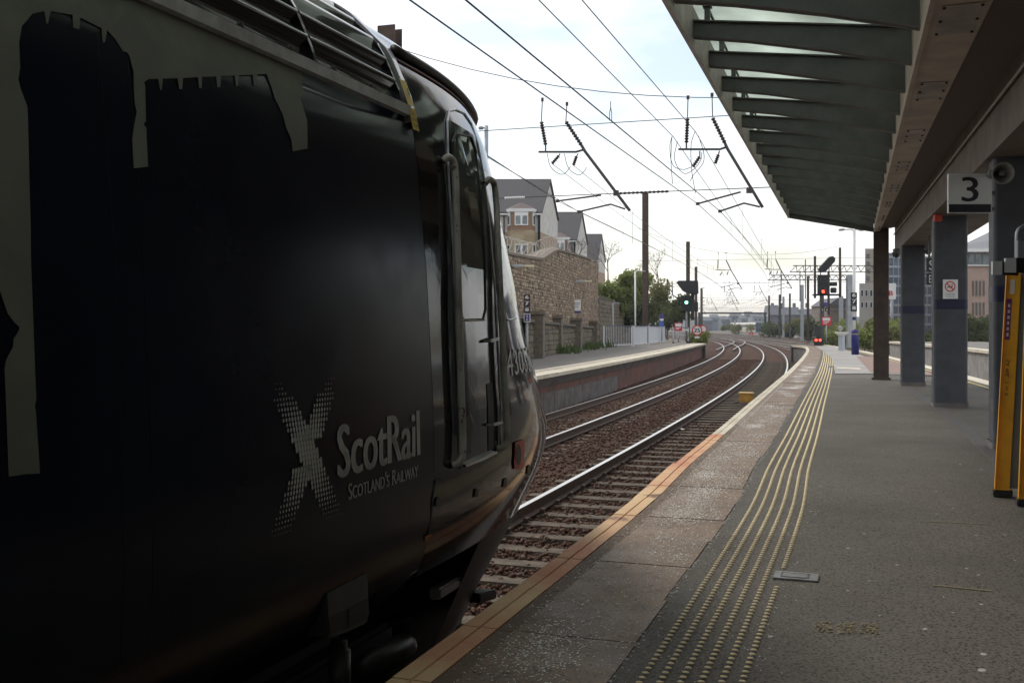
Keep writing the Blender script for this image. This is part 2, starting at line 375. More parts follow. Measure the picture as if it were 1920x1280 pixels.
# dark bedding just under the joints
obj('joint_bed', MB().grid([[E.at(s, .05, PZ-.03), E.at(s, .74, PZ-.03)] for s in sz]), M['rubber'], PF)
# broken grey mortar line between slabs and asphalt, and grit along the joints
mb = MB()
for s in frange(E.from_Z(1.0), E.from_Z(30), .05):
    if random.random() < .8:
        p = E.at(s, .733+.012*sin(s*3.1)+random.uniform(-.012, .012), PZ-.0015); r_ = random.uniform(.003, .012)
        mb.add([p+Vector((cos(a)*r_*random.uniform(.6, 1.3), sin(a)*r_*random.uniform(.8, 1.9), 0)) for a in (0, 1.2, 2.3, 3.4, 4.5, 5.5)]+[p+Vector((0, 0, .002))], [(i, (i+1) % 6, 6) for i in range(6)])
obj('mortar_crumbs', mb, mat('pale_mortar', (.40, .38, .35), .9, (.25, .23, .21), 30), PF)['kind'] = 'stuff'
mb = MB()
def speck(s, q, r_):
    p = E.at(s, q, PZ+.0035)
    mb.add([p+Vector((cos(a)*r_*random.uniform(.6, 1.3), sin(a)*r_*random.uniform(.6, 1.3), 0)) for a in (0, 1.5, 3, 4.5)]+[p+Vector((0, 0, r_*.45))], [(0, 1, 4), (1, 2, 4), (2, 3, 4), (3, 0, 4)])
cl = [(random.uniform(E.from_Z(2.5), E.from_Z(34)), random.uniform(.33, .62)) for _ in range(75)]
for cs_, cq in cl:
    for _ in range(random.randint(90, 260)):
        s = random.gauss(cs_, .16); q = random.gauss(cq, .075)
        if .26 < q < .7: speck(s, q, random.choice((.0022, .003, .004, .0055)))
for _ in range(5200): speck(random.uniform(E.from_Z(2.5), E.from_Z(16)), random.uniform(.16, .74), random.choice((.002, .0026, .0035, .005)))
for _ in range(1500): speck(random.uniform(E.from_Z(2.5), E.from_Z(22)), .235+random.gauss(0, .004), random.choice((.002, .003, .004)))
for _ in range(900): speck(random.uniform(E.from_Z(2.5), E.from_Z(9)), random.uniform(.74, 1.3), random.choice((.0015, .002, .003)))
for _ in range(140): speck(random.uniform(E.from_Z(2.5), E.from_Z(14)), random.uniform(1.3, 3.6), random.choice((.0015, .002, .003)))
obj('white_grit', mb, M['salt'], PF)['kind'] = 'stuff'
# flattened gum and litter spots
gm = MB().lathe((0, 0, 0), [(0.001, .0008), (.8, .0006), (1, -.002)], 9).mesh('gum_spot', mat('gum_grey', (.36, .35, .32), .8))
for x, y, r_ in [(1845, 1225, .016), (1842, 1255, .02), (1445, 1192, .014), (1735, 1178, .014), (1590, 1027, .012), (1840, 1132, .012), (1835, 1077, .012), (1812, 1065, .011), (1682, 1058, .011), (1590, 1106, .009), (1630, 1088, .009), (1486, 1020, .014), (1650, 1153, .008), (1787, 1147, .008), (1830, 1003, .012), (1620, 1000, .01), (1520, 958, .012), (1756, 963, .01), (1903, 1050, .01), (1885, 1002, .01), (1800, 870, .012), (1840, 880, .014), (1655, 845, .01), (1595, 815, .012), (1755, 920, .01)]:
    place('gum_spot', gm, gp(x, y, PZ-.003), random.random()*3, PF, (r_, r_*.8, 1))
# tactile blisters: the 300 nearest singly, the rest as one part
bm_ = MB().lathe((0, 0, 0), [(.0135, 0), (.012, .003), (.007, .0044), (0, .0046)], 10); BL = bm_.mesh('tactile_blister', M['blister'], True)
bs = []; sp = .0525
sA, sB = E.from_Z(2.9), E.from_Z(57)
s = sA; i = 0
pl = (E.from_Z(5.30), E.from_Z(5.62))
while s < sB:
    for r_ in range(6):
        sq = s+(sp/2 if r_ % 2 else 0)
        if r_ == 5 and pl[0]-.03 < sq < pl[1]: continue
        if r_ >= 4 and 31.2 < E.at(sq).y < 32.4: continue
        bs.append((sq, .838+.0675*r_))
    s += sp
vis = [b for b in bs if 3.52 < E.at(*b).y]; vis.sort(key=lambda b: E.at(*b).y)
for b in vis[:300]: place('tactile_blister', BL, E.at(b[0], b[1], PZ+.0015), -E.ang(b[0]), PF, (1.0, .55, 1))
mb = MB()
rest = vis[300:]+[b for b in bs if E.at(*b).y <= 3.52]
unit = [(cos(2*pi*k/6)*.0135, sin(2*pi*k/6)*.0075, 0) for k in range(6)]+[(cos(2*pi*k/6)*.009, sin(2*pi*k/6)*.0045, .0045) for k in range(6)]
ufc = [(k, (k+1) % 6, 6+(k+1) % 6, 6+k) for k in range(6)]+[tuple(range(6, 12))]
for b in rest:
    p = E.at(b[0], b[1], PZ+.0015); a = -E.ang(b[0]); ca, sa = cos(a), sin(a)
    mb.add([(p.x+x*ca-y*sa, p.y+x*sa+y*ca, p.z+z) for x, y, z in unit], ufc)
obj('tactile_blister_strip', mb, M['blister'], PF, smooth=True)['kind'] = 'stuff'
# access cover
c = gp(1493, 1080, PZ); ang = E.ang(E.from_Z(c.y))
AC = thing('access_cover', (c.x, c.y, PZ), 'small grey steel access cover let into the asphalt beside the tactile strip', 'access cover')
obj('cover_frame', MB().box((c.x, c.y, PZ-.008), (.215, .155, .026), -ang), M['steelplate'], AC, bevel=.003)
obj('cover_lid', MB().box((c.x-.005, c.y, PZ+.004), (.122, .082, .006), -ang), M['steelplate'], AC, bevel=.002)
mb = MB()
for a_, b_ in (((0, -.046), (.13, .004)), ((0, .046), (.13, .004)), ((-.066, 0), (.004, .096)), ((.066, 0), (.004, .096))):
    v = Matrix.Rotation(-ang, 3, 'Z') @ Vector((a_[0]-.005, a_[1], 0)); mb.box((c.x+v.x, c.y+v.y, PZ+.0053), b_+(.002,), -ang)
obj('lid_joint', mb, M['rubber'], AC)
# worn yellow markings and grooves on the asphalt
mw = mat('worn_yellow_marking', (.30, .24, .12), .8, (.16, .13, .08), 60, 6, .36, .62)
for x0, x1, y in ((1527, 1560, 1174), (1572, 1602, 1176), (1612, 1645, 1177)):
    mk = MB()
    for _ in range(90):
        p = gp(random.uniform(x0, x1), y+random.uniform(-10, 10), PZ-.0015); w_, d_ = random.uniform(.003, .012), random.uniform(.002, .005)
        mk.add([p+Vector((-w_, -d_, 0)), p+Vector((w_, -d_*.6, 0)), p+Vector((w_*.8, d_, 0)), p+Vector((-w_*.7, d_*.8, 0))], [(0, 1, 2, 3)])
    obj('worn_marking', mk, mw, PF)['kind'] = 'stuff'
for (x0, y0, x1, y1) in ((1750, 1096, 1860, 1107), (1725, 976, 1850, 982)):
    a, b = gp(x0, y0, PZ+.0), gp(x1, y1, PZ+.0); obj('worn_marking', MB().bar(a, b, .012, .001), mw, PF)
gr = mat('filled_trench', (.075, .07, .065), .7, (.055, .05, .047), 20)
tl = [gp(1690, 724, PZ+.0), gp(1745, 763, PZ+.0), gp(1800, 806, PZ+.0), gp(1862, 866, PZ+.0), gp(1920, 935, PZ+.0)]
tr_ = [gp(1708, 724, PZ+.0), gp(1768, 763, PZ+.0), gp(1826, 806, PZ+.0), gp(1892, 866, PZ+.0), gp(1960, 935, PZ+.0)]
obj('trench_line', MB().grid([tl, tr_]), gr, PF)
for Ls in (tl, tr_):
    obj('joint_line', MB().tube([p+Vector((0, 0, -.003)) for p in Ls], .0045, 5), M['strip'], PF)
# lighter paving towards the platform end
pv = mat('red_paver', (.24, .15, .115), .8, (.18, .12, .1), 3, 6); pg = mat('pale_concrete_paving', (.30, .285, .26), .75, (.23, .215, .195), .7, 7)
def sheet(name, px, m, dz): obj(name, MB().add([gp(x, y, PZ+dz) for x, y in px], [tuple(range(len(px)))]), m, PF)
sheet('concrete_paving', [(1566, 700), (1640, 700), (1700, 702), (1622, 668), (1585, 655), (1560, 648.5), (1528, 648.5), (1545, 660), (1560, 672)], pg, .012)
sheet('paver_area', [(1632, 697), (1760, 704), (1700, 683), (1640, 668), (1606, 668)], pv, .017)
sheet('white_line', [(1569, 690.5), (1614, 692.5), (1612, 689.5), (1569, 688)], M['cope_pale'], .02)
# ------------------------------------------------------------------ the train
PT = .351; dT = Vector((sin(PT), cos(PT), 0)); nT = Vector((-cos(PT), sin(PT), 0)); AT = 1.75; HWID = 1.37; T0 = 3.93
def tp(t, lat, z): v = dT*t+nT*lat; return Vector((v.x, v.y, z))
SP = np.array([(.55, .30), (.66, .24), (.8, .19), (1.0, .125), (1.15, .07), (1.25, .035), (1.35, .01), (1.5, 0), (1.75, 0), (2.0, .012), (2.4, .035), (2.8, .072), (2.95, .092), (3.1, .125), (3.3, .215), (3.48, .40), (3.62, .63), (3.72, .88), (3.78, 1.12), (3.80, 1.37)])
def sprof(z): return float(np.interp(z, SP[:, 0], SP[:, 1]))
SIL = [(885, 205, 3.30), (917, 310, 3.03), (935, 400, 2.78), (960, 510, 2.46), (985, 640, 2.07), (1000, 690, 1.92), (1015, 750, 1.73), (1027, 810, 1.55), (1022, 850, 1.42), (1000, 910, 1.25), (975, 960, 1.10), (940, 1020, .93), (900, 1075, .76), (885, 1110, .66)]
def rho(x): r = (x-960)/F; return (cos(PT)*-r+sin(PT))/(sin(PT)*r+cos(PT))
PEX = 2.5
def inset(u, s): return (HWID-s)*(1-(1-min(max(u, 0), 1)**PEX)**(1/PEX))
def solveT(z, r):
    s = sprof(z); lo, hi = T0+.2, T0+6
    for _ in range(40):
        T = (lo+hi)/2; m = min((AT+s+inset(i/160, s))/(T0+(T-T0)*i/160) for i in range(1, 160))
        if m > r: lo = T
        else: hi = T
    return T
TZ = sorted((z, solveT(z, rho(x))) for x, y, z in SIL)
t33 = TZ[-1][1]
TZ += [(3.48, t33-.22), (3.62, t33-.5), (3.72, t33-.8), (3.80, t33-1.15)]
TZa = np.array(TZ)
def TT(z): return float(np.interp(z, TZa[:, 0], TZa[:, 1]))
def slat(t, z):
    s = sprof(z); 
    return AT+s+(inset((t-T0)/(TT(z)-T0), s) if t > T0 else 0)
def sn(t, z, off=0):                # point on the train's side, off outwards
    e = .01; p = tp(t, slat(t, z), z)
    if not off: return p
    a = tp(t+e, slat(t+e, z), z)-tp(t-e, slat(t-e, z), z); b = tp(t, slat(t, z+e), z+e)-tp(t, slat(t, z-e), z-e)
    n = a.cross(b).normalized()
    if n.dot(nT) > 0 and abs(n.dot(nT)) > .02: n = -n
    return p+n*off
def onT(x, y):                      # photo pixel -> (t, z) on the side
    r = rho(x); t = 1.2
    for _ in range(3000):
        lat = r*t; Z = cos(PT)*t+sin(PT)*lat; z = CZ+(HOR-y)*Z/F
        if t > T0 and (t-T0)/(TT(z)-T0) > 1: break
        if lat >= slat(t, z): break
        t += .0025
    return t, z
def px_lat(x, y, lat): t = lat/rho(x); Z = cos(PT)*t+sin(PT)*lat; return tp(t, lat, CZ+(HOR-y)*Z/F)
TR = thing('diesel_train', tp(-4, AT+HWID, 0), 'dark navy diesel train power car at the platform with grey castle graphics', 'train')
zs_hi = [z for z in frange(1.15, 1.5, .05)]+[z for z in frange(1.5, 2.95, .08)][1:]
zs_rf = [z for z in frange(2.95, 3.62, .045)][1:]+[3.65, 3.68, 3.70, 3.72, 3.74, 3.76, 3.775, 3.785, 3.793, 3.80]
def both(rows):                     # right side over the roof to the left side
    out = []
    for r in rows: out.append(r)
    return out
def mirror_lat(lat): return 2*(AT+HWID)-lat
body = MB(); ts = frange(-13, T0-.09, .5)
def brow(t, mir=False):
    row = []
    for z in zs_hi+zs_rf:
        l = AT+sprof(z)+(.055 if z > 2.99 and z < 3.70 and t < 3.79 else 0); row.append(tp(t, mirror_lat(l) if mir else l, z))
    return row
body.grid([brow(t) for t in ts]); body.grid([brow(t, True) for t in ts])
body.grid([[tp(t, AT+.25, .98), tp(t, AT+.07, 1.15)] for t in ts])
obj('body', body, M['navy'], TR, smooth=True)
nose = MB(); skirt = MB()
us = [sin(i/34*pi/2) for i in range(35)]
for mir in (False, True):
    rows = []
    for z in [z for z in frange(1.12, 1.5, .05)]+zs_hi[8:]+zs_rf:
        s = sprof(z); T = TT(z)
        rows.append([tp(T0-.085, (mirror_lat(AT+s) if mir else AT+s), z)]+[tp(T0+(T-T0)*u, (mirror_lat(AT+s+inset(u, s)) if mir else AT+s+inset(u, s)), z) for u in us])
    nose.grid(rows)
    rows = []
    for z in frange(.60, 1.12, .065):   # front skirt below the bogie cut-out
        s = sprof(z); T = TT(z); u0 = .24
        rows.append([tp(T0+(T-T0)*(u0+(1-u0)*u), (mirror_lat(AT+s+inset(u0+(1-u0)*u, s)) if mir else AT+s+inset(u0+(1-u0)*u, s)), z) for u in us])
    skirt.grid(rows)
obj('front_skirt', skirt, mat('skirt_black', (.010, .0095, .009), .42, (.018, .015, .012), 6, spec=.3), TR, smooth=True)
obj('cab_nose', nose, M['nose'], TR, smooth=True)
# windscreen
ws = MB()
rows = []
for z in frange(2.42, 3.16, .06):
    s = sprof(z)+.0; T = TT(z); r = []
    for u in [.80+.2*sin(i/12*pi/2) for i in range(13)]:
        r.append(tp(T0+(T-T0)*u+.006, AT+s+inset(u, s)-.004, z))
    for u in [.80+.2*sin(i/12*pi/2) for i in range(11, -1, -1)]:
        r.append(tp(T0+(T-T0)*u+.006, mirror_lat(AT+s+inset(u, s)-.004), z))
    rows.append(r)
ws.grid(rows); obj('windscreen', ws, M['glass_dark'], TR, smooth=True)

def decal(name, polys, m, off=.003, step=.1, parent=None, px=True, label=None):
    bm = bmesh.new()
    for poly in polys:
        pts = [onT(*p) for p in poly] if px else poly
        bm.faces.new([bm.verts.new((t, z, 0)) for t, z in pts])
    bmesh.ops.triangulate(bm, faces=bm.faces[:])
    lo = [min(v.co[i] for v in bm.verts) for i in (0, 1)]; hi = [max(v.co[i] for v in bm.verts) for i in (0, 1)]
    for i, nrm in ((0, (1, 0, 0)), (1, (0, 1, 0))):
        c = lo[i]+step
        while c < hi[i]:
            co = [0, 0, 0]; co[i] = c
            bmesh.ops.bisect_plane(bm, geom=bm.verts[:]+bm.edges[:]+bm.faces[:], plane_co=co, plane_no=nrm); c += step
    for v in bm.verts: v.co = sn(v.co.x, v.co.y, off)
    bmesh.ops.recalc_face_normals(bm, faces=bm.faces[:])
    me = bpy.data.meshes.new(name); bm.to_mesh(me); bm.free(); me.materials.append(m)
    o = link(name, me, parent or TR)
    if label: o['label'] = label
    return o
# castle silhouettes: the light vinyl around them
def crown(p0, p1, n, gw, gh):       # battlements from p0 to p1 as seen from the light side
    o = []
    for i in range(n):
        a = (i+1)/(n+1); x = p0[0]+(p1[0]-p0[0])*a; y = p0[1]+(p1[1]-p0[1])*a; sg = 1 if p1[0] > p0[0] else -1
        o += [(x-sg*gw*.6, y), (x-sg*gw*.4, y+gh), (x+sg*gw*.4, y+gh), (x+sg*gw*.6, y)]
    return o
top = [(-260, -130), (-10, -130)]
cant = [(100, -72), (258, -3), (420, 66), (565, 133)]
v1 = [(-250, -130), (30, -105)]+cant+[(565, 180), (562, 184), (569, 210), (574, 225), (575, 279), (547, 284), (544, 262), (535, 240), (528, 215), (519, 195), (514, 186), (507, 165), (498, 139)]
v1 += [(480, 140.5), (479, 160), (474, 160.5), (472, 141), (446, 142), (445, 162), (440, 162.5), (438, 142.5), (412, 143.5), (411, 164), (405, 164.5), (403, 144), (377, 145), (376, 166), (371, 166), (369, 145.5), (341, 147), (339, 168), (334, 168), (331, 147.5), (303, 148), (301, 170), (298, 170), (294, 148.5), (276, 149), (268, 155), (270, 162), (271, 228), (267, 233), (272, 241), (273, 262), (275, 313), (248, 316), (245, 260), (249, 238), (254, 210), (250, 195), (249, 170), (248, 135), (240, 105), (236, 99), (228, 97), (215, 75), (198, 58), (195, 80), (191, 81), (188, 54), (148, 34), (146, 56), (135, 53), (134, 29), (92, 22), (88, 45), (84, 45), (80, 22), (58, 27), (48, 39), (38, 50), (33, 80), (35, 128), (31, 150), (37, 168), (48, 200), (50, 215), (53, 350), (56, 490), (63, 700), (65, 748), (62, 760), (65, 770), (72, 887), (46, 888), (14, 893), (8, 735), (6, 690), (9, 675), (15, 662), (21, 650), (22, 635), (27, 628), (33, 620), (33, 613), (24, 605), (12, 588), (3, 565), (-4, 540), (-40, 500), (-120, 450), (-230, 420)]
decal('livery_graphic', [v1], M['vinyl'], .003, .09, label='pale grey castle and towers graphic on the navy side')
def text_mesh(body, caps=False):
    cu = bpy.data.curves.new('t', 'FONT'); cu.body = body; cu.resolution_u = 3
    if caps:
        cu.small_caps_scale = .78
        for i in range(len(body)): cu.body_format[i].use_small_caps = True
    o = bpy.data.objects.new('t', cu); COL.objects.link(o); dg = bpy.context.evaluated_depsgraph_get(); me = bpy.data.meshes.new_from_object(o.evaluated_get(dg))
    V = np.array([v.co[:2] for v in me.vertices]); Fc = [tuple(p.vertices) for p in me.polygons]
    bpy.data.objects.remove(o); bpy.data.curves.remove(cu); bpy.data.meshes.remove(me)
    V -= V.min(0); asp = V[:, 0].max()/V[:, 1].max(); V /= V.max(0); return V, Fc, asp
def fatten(V): return V
def train_text(name, body, bl, br, tl_y, m, caps=False, bold=0):
    V, Fc, _ = text_mesh(body, caps); (t0, z0), (t1, z1) = onT(*bl), onT(*br); _, zt = onT(bl[0], tl_y)
    mb = MB()
    for dx in ([0] if not bold else [-bold, 0, bold]):
        mb.add([sn(t0+(t1-t0)*u+dx, z0+(z1-z0)*u+(zt-z0)*v, .0035+abs(dx)*.01) for u, v in V], Fc)
    return obj(name, mb, m, TR)
train_text('operator_lettering', 'ScotRail', (632, 897), (785, 853), 797, M['logo'], bold=.006)
train_text('slogan_lettering', "Scotland's Railway", (651, 937), (782, 893), 905, M['logo'], caps=True, bold=.0012)
# dotted saltire
(tcx, zcx), (txa, zxa), (tb_, zb_) = onT(577, 848), onT(633, 722), onT(500, 1030)
mb = MB(); NR = 14; dz = (zxa-zcx)/12.5; dx = .0168
for i in range(-NR, NR+1):
    for arm in (-1, 1):
        z = zcx+i*dz; xo = arm*i*dz*.70
        for j in range(-3, 4):
            if i > 11 and abs(j) > 1: continue
            if i < -9 and arm > 0 and False: continue
            t = tcx+xo+j*dx-(.008 if i % 2 else 0)
            if arm > 0 and abs(i) < 3: continue
            r_ = .0118*max(.12, 1-(abs(i)/15.5)**1.5)*(1-.09*max(0, j*(1 if (arm*i) > 0 else -1)) if abs(i) > 3 else 1)
            if abs(i) < 3 and arm < 0 and j > 2: pass
            mb.add([sn(t+cos(a)*r_*.72, z+sin(a)*r_, .0035) for a in [k*pi/5 for k in range(10)]], [tuple(range(10))])
obj('saltire_dots', mb, M['logo'], TR)
# cantrail strip and bolts
zc = onT(700, 192)[1]
mb = MB().grid([[sn(t, zc-.004, .002), sn(t, zc-.002, .022), sn(t, zc+.036, .03), sn(t, zc+.042, .002)] for t in frange(-13, 3.80, .6)]); CS = obj('cantrail_strip', mb, M['trim'], TR)
bo = MB().lathe((0, 0, 0), [(.012, 0), (.012, .012), (0, .014)], 8, axis=-nT).mesh('bolt', M['rubber'])
t = -1.0
while t < 3.75: place('bolt', bo, sn(t, zc+.05, .014), 0, TR); t += .28
# louvres: each slat its own, in two panels
lz = [zc+.06+.094*k-(.0012*k*k) for k in range(9)]
tsplit = onT(592, 140)[0]
for a, b in ((tsplit-2.2*3, tsplit-2.2*2), (tsplit-2.2*2, tsplit-2.2), (tsplit-2.2, tsplit), (tsplit, 3.775)):
    for z0, z1 in zip(lz, lz[1:]):
        dz_ = z1-z0; sec = [(z0+.002, -.03), (z0+.004, -.018), (z0+dz_*.2, -.018), (z0+dz_*.45, -.012), (z0+dz_*.62, .0), (z0+dz_*.76, .012), (z0+dz_*.88, .016), (z0+dz_*.95, .012), (z1-.002, .0), (z1, -.03)]
        obj('louvre_slat', MB().grid([[sn(t, z, o) for z, o in sec] for t in frange(a+.008, b-.008, .5)]), M['louvre'], TR, smooth=True)
    obj('louvre_frame', MB().grid([[sn(t, z, o) for t, o in ((b-.012, -.05), (b-.012, .012), (b+.006, .012), (b+.006, -.05))] for z in frange(zc+.05, lz[-1], .05)]), M['louvre'], TR)
# cab joint band with the warning labels
obj('cab_joint_band', MB().grid([[sn(3.79, z, -.02), sn(3.79, z, .016), sn(3.87, z, .016), sn(3.87, z, -.005)] for z in frange(zc-.03, 3.79, .04)]), mat('band_scuffed', (.10, .10, .10), .25, (.05, .05, .05), 5, coat=.4), TR, smooth=True)
zl = onT(798, 258)[1]; zl2 = onT(797, 180)[1]
mid = zl+(zl2-zl)*.47
for z0, z1 in ((zl, mid-.004), (mid+.004, zl2)):
    lab = decal('warning_label', [[(3.80, z0), (3.862, z0), (3.862, z1), (3.80, z1)]], M['yellow_lbl'], .021, px=False)
V, Fc, _ = text_mesh('Danger\noverhead\nlive wires')
obj('label_lettering', MB().add([sn(3.807+.05*u, zl+.012+(mid-zl-.03)*v, .0235) for u, v in V], Fc), M['rubber'], TR)
zz = [(3.832, mid+.075), (3.822, mid+.045), (3.832, mid+.047), (3.826, mid+.02), (3.845, mid+.055), (3.834, mid+.053), (3.842, mid+.075)]
obj('flash_symbol', MB().add([sn(t, z, .0235) for t, z in zz], [tuple(range(len(zz)))]), M['rubber'], TR)
# drip rail over the cab
gl = [sn(t, 3.335-.05*max(0, (t-4.4))**1.5, .018) for t in frange(3.95, 5.35, .1)]
obj('cab_gutter', MB().tube(gl, [.02]*(len(gl)-1)+[.012], 8), mat('gutter_dark', (.05, .035, .03), .4), TR, smooth=True)
obj('coach_line', MB().tube([sn(t, 3.29-.05*max(0, (t-4.4))**1.5, .001) for t in frange(3.9, 5.2, .1)], .005, 5), mat('coach_line_dull_red', (.16, .05, .035), .5), TR)
# roof fittings
mb = MB(); p = tp(3.2, AT+1.0, 3.76)
mb.box(p, (.16, .3, .12), -PT).box(p+Vector((0, 0, .09)), (.09, .2, .06), -PT); obj('roof_horn', mb, M['black'], TR, bevel=.01)
# cab door
dl = [(839, 330), (837, 262), (836, 228), (840, 209), (852, 207), (868, 214), (882, 234), (893, 268), (905, 330), (917, 430), (928, 580), (935, 720), (937, 835), (932, 846), (900, 862), (864, 876), (861, 820), (856, 700), (848, 480), (839, 330)]
DO = decal('cab_door', [[q for q in dl[:-1]]], mat('door_paint', (.011, .013, .018), .1, coat=.1, spec=.45, bump=.001, bscale=2.5), .004, .12)
obj('door_seal', MB().tube([sn(*onT(*q), .006) for q in dl], .0055, 6), M['trim'], TR)
wp = [(844, 268), (851, 252), (880, 258), (888, 284), (897, 380), (905, 500), (907, 580), (902, 599), (866, 600), (859, 588), (853, 480), (846, 340)]
obj_w = decal('door_window', [wp], mat('door_glass', (.055, .062, .055), .05, spec=.7), .008, .12)
obj('window_seal', MB().tube([sn(*onT(*q), .009) for q in wp+wp[:1]], .006, 6), M['rubber'], TR)
obj('window_sill_trim', MB().tube([sn(*onT(*q), .01) for q in ((862, 599), (884, 601), (904, 600))], .005, 5), M['chrome'], TR)
obj('quarter_trim', MB().tube([sn(*onT(*q), .004) for q in ((951, 600), (966, 597), (978, 601))], .005, 5), M['chrome'], TR)
for pp in ([(829, 303), (831, 297), (838, 312), (842, 420), (846, 560), (850, 720), (853, 850), (848, 868), (846, 872)], [(907, 345), (908, 338), (915, 352), (921, 450), (927, 580), (933, 720), (938, 825), (932, 838), (929, 842)]):
    P3 = [onT(*q) for q in pp]; n = len(P3)
    pts = [sn(t, z, .004 if i in (0, n-1) else (.026 if i in (1, n-2) else .034)) for i, (t, z) in enumerate(P3)]
    obj('handrail', MB().tube(cr(pts, 5), .0165, 10), M['handrail'], TR, smooth=True)
for (x, y, w) in ((915, 637, 20), (921, 793, 20)):
    a, b = sn(*onT(x-8, y+3), .03), sn(*onT(x+7, y-2), .034)
    h = obj('door_handle', MB().bar(a, b, .017, .014).bar(sn(*onT(x-10, y+3), 0), a, .012, .012), M['chrome'], TR, bevel=.005)
obj('door_sill', MB().grid([[sn(*onT(x, y-6), .006), sn(*onT(x, y-3), .03), sn(*onT(x, y+1), .03), sn(*onT(x, y+5), .004)] for x, y in ((862, 874), (880, 866), (900, 857), (918, 849))]), M['chrome'], TR)
decal('door_vent', [[(866, 783), (879, 776), (880, 848), (867, 855)]], M['rubber'], .007)
decal('lock_recess', [[(910, 720), (921, 716), (924, 840), (913, 846)]], M['rubber'], .007)
train_n = None
(ta, za), (tb2, _) = onT(951, 706), onT(975, 700); zt = onT(955, 655)[1]
V, Fc, _ = text_mesh('43035')
tw = (tb2-ta)/2*5*.92
obj('number_lettering', MB().add([sn(ta+tw*u, za+(zt-za)*v, .004) for u, v in V], Fc), mat('number_silver', (.75, .75, .72), .45), TR)
# lamp bracket
lb = decal('lamp_bracket', [[(963, 829), (980, 823), (981, 838), (977, 876), (962, 880), (961, 866)]], M['red'], .008)
decal('bracket_hole', [[(967+5*sin(a)+1.5, 852-20*cos(a)) for a in [k*pi/6 for k in range(12)]]], M['rubber'], .011)
for x, y in ((945, 905), (891, 924), (990, 880), (818, 940)):
    decal('jacking_hole', [[(x-4, y+9), (x-2, y-7), (x+4, y-10), (x+3, y+6)]], M['rubber'], .006)
obj('panel_seam', MB().tube([sn(*onT(*q), .002) for q in ((830, 897), (815, 901), (809, 940), (801, 1000))], .004, 5), M['rubber'], TR)
decal('orange_mark', [[(795, 1004), (806, 999), (807, 1003), (800, 1008), (798, 1015), (795, 1014)]], M['orange'], .006)
for x in (213, 268):
    ts_ = onT(x, 500)[0]; obj('side_seam', MB().tube([sn(ts_, z, .0005) for z in frange(1.2, zc-.01, .15)], .0012, 4), M['rubber'], TR)
# underframe, bogie and the gear below the body
ub = MB().prism([tp(-13, AT+.30, 1.14), tp(3.6, AT+.30, 1.14), tp(3.6, AT+.30, .45), tp(-13, AT+.30, .45)], nT*2.1); obj('underframe', ub, M['black'], TR)
ub = MB().prism([tp(3.3, AT+.42, 1.1), tp(5.15, AT+.42, 1.1), tp(5.3, AT+.48, .62), tp(5.2, AT+.48, .22), tp(3.3, AT+.42, .22)], nT*1.75); obj('underframe', ub, M['black'], TR)
BG = obj('bogie_frame', MB().bar(tp(.3, AT+.28, .78), tp(3.9, AT+.28, .78), .14, .26).bar(tp(.9, AT+.2, .55), tp(1.5, AT+.2, .55), .2, .3).bar(tp(3.0, AT+.2, .55), tp(3.5, AT+.2, .55), .2, .3), M['black'], TR, bevel=.02)
for tt in (1.2, 3.2):
    obj('wheel', MB().lathe(tp(tt, AT+.58, .51), [(0.05, -.03), (.4, -.02), (.45, -.05), (.51, -.05), (.51, .08), (.535, .1), (.3, .1)], 32, axis=nT), M['railside'], TR, smooth=True)
br = [(612, 1110), (655, 1087), (690, 1069), (693, 1150), (689, 1168), (650, 1186), (616, 1196)]
BR = obj('step_bracket', MB().prism([px_lat(x, y, AT+.03) for x, y in br], nT*.12), mat('bracket_grey', (.055, .06, .068), .45, (.035, .037, .04), 10), TR, bevel=.006)
for q in ([(617, 1158), (650, 1142), (650, 1178), (619, 1188)], [(654, 1140), (689, 1122), (689, 1160), (654, 1176)]):
    obj('bracket_recess', MB().prism([px_lat(x, y, AT+.026) for x, y in q], nT*.003), M['rubber'], TR)
obj('damper', MB().tube([px_lat(636, 1200, AT+.12), px_lat(636, 1216, AT+.12), px_lat(636, 1217, AT+.12), px_lat(636, 1330, AT+.12)], [.03, .03, .042, .042], 14), mat('damper_grey', (.05, .05, .05), .4), TR, smooth=True)
obj('brake_cylinder', MB().tube([px_lat(668, 1262, AT+.2), px_lat(688, 1245, AT+.2), px_lat(690, 1244, AT+.2), px_lat(755, 1214, AT+.2), px_lat(765, 1209, AT+.2)], [.052, .052, .062, .062, .045], 16), mat('cylinder_grey', (.045, .045, .042), .4, (.03, .028, .025), 12), TR, smooth=True)
obj('spring_pot', MB().tube([px_lat(735, 1215, AT+.4), px_lat(735, 1165, AT+.4), px_lat(735, 1155, AT+.4)], [.085, .085, .095], 16), M['black'], TR, smooth=True)
obj('skirt_lip', MB().bar(px_lat(815, 1113, AT+.1), px_lat(897, 1064, AT+.32), .05, .05), mat('lip_grey', (.04, .04, .04), .35), TR, bevel=.008)
obj('front_step', MB().bar(px_lat(880, 1120, AT+.32), px_lat(912, 1112, AT+.36), .12, .05), M['black'], TR, bevel=.006)
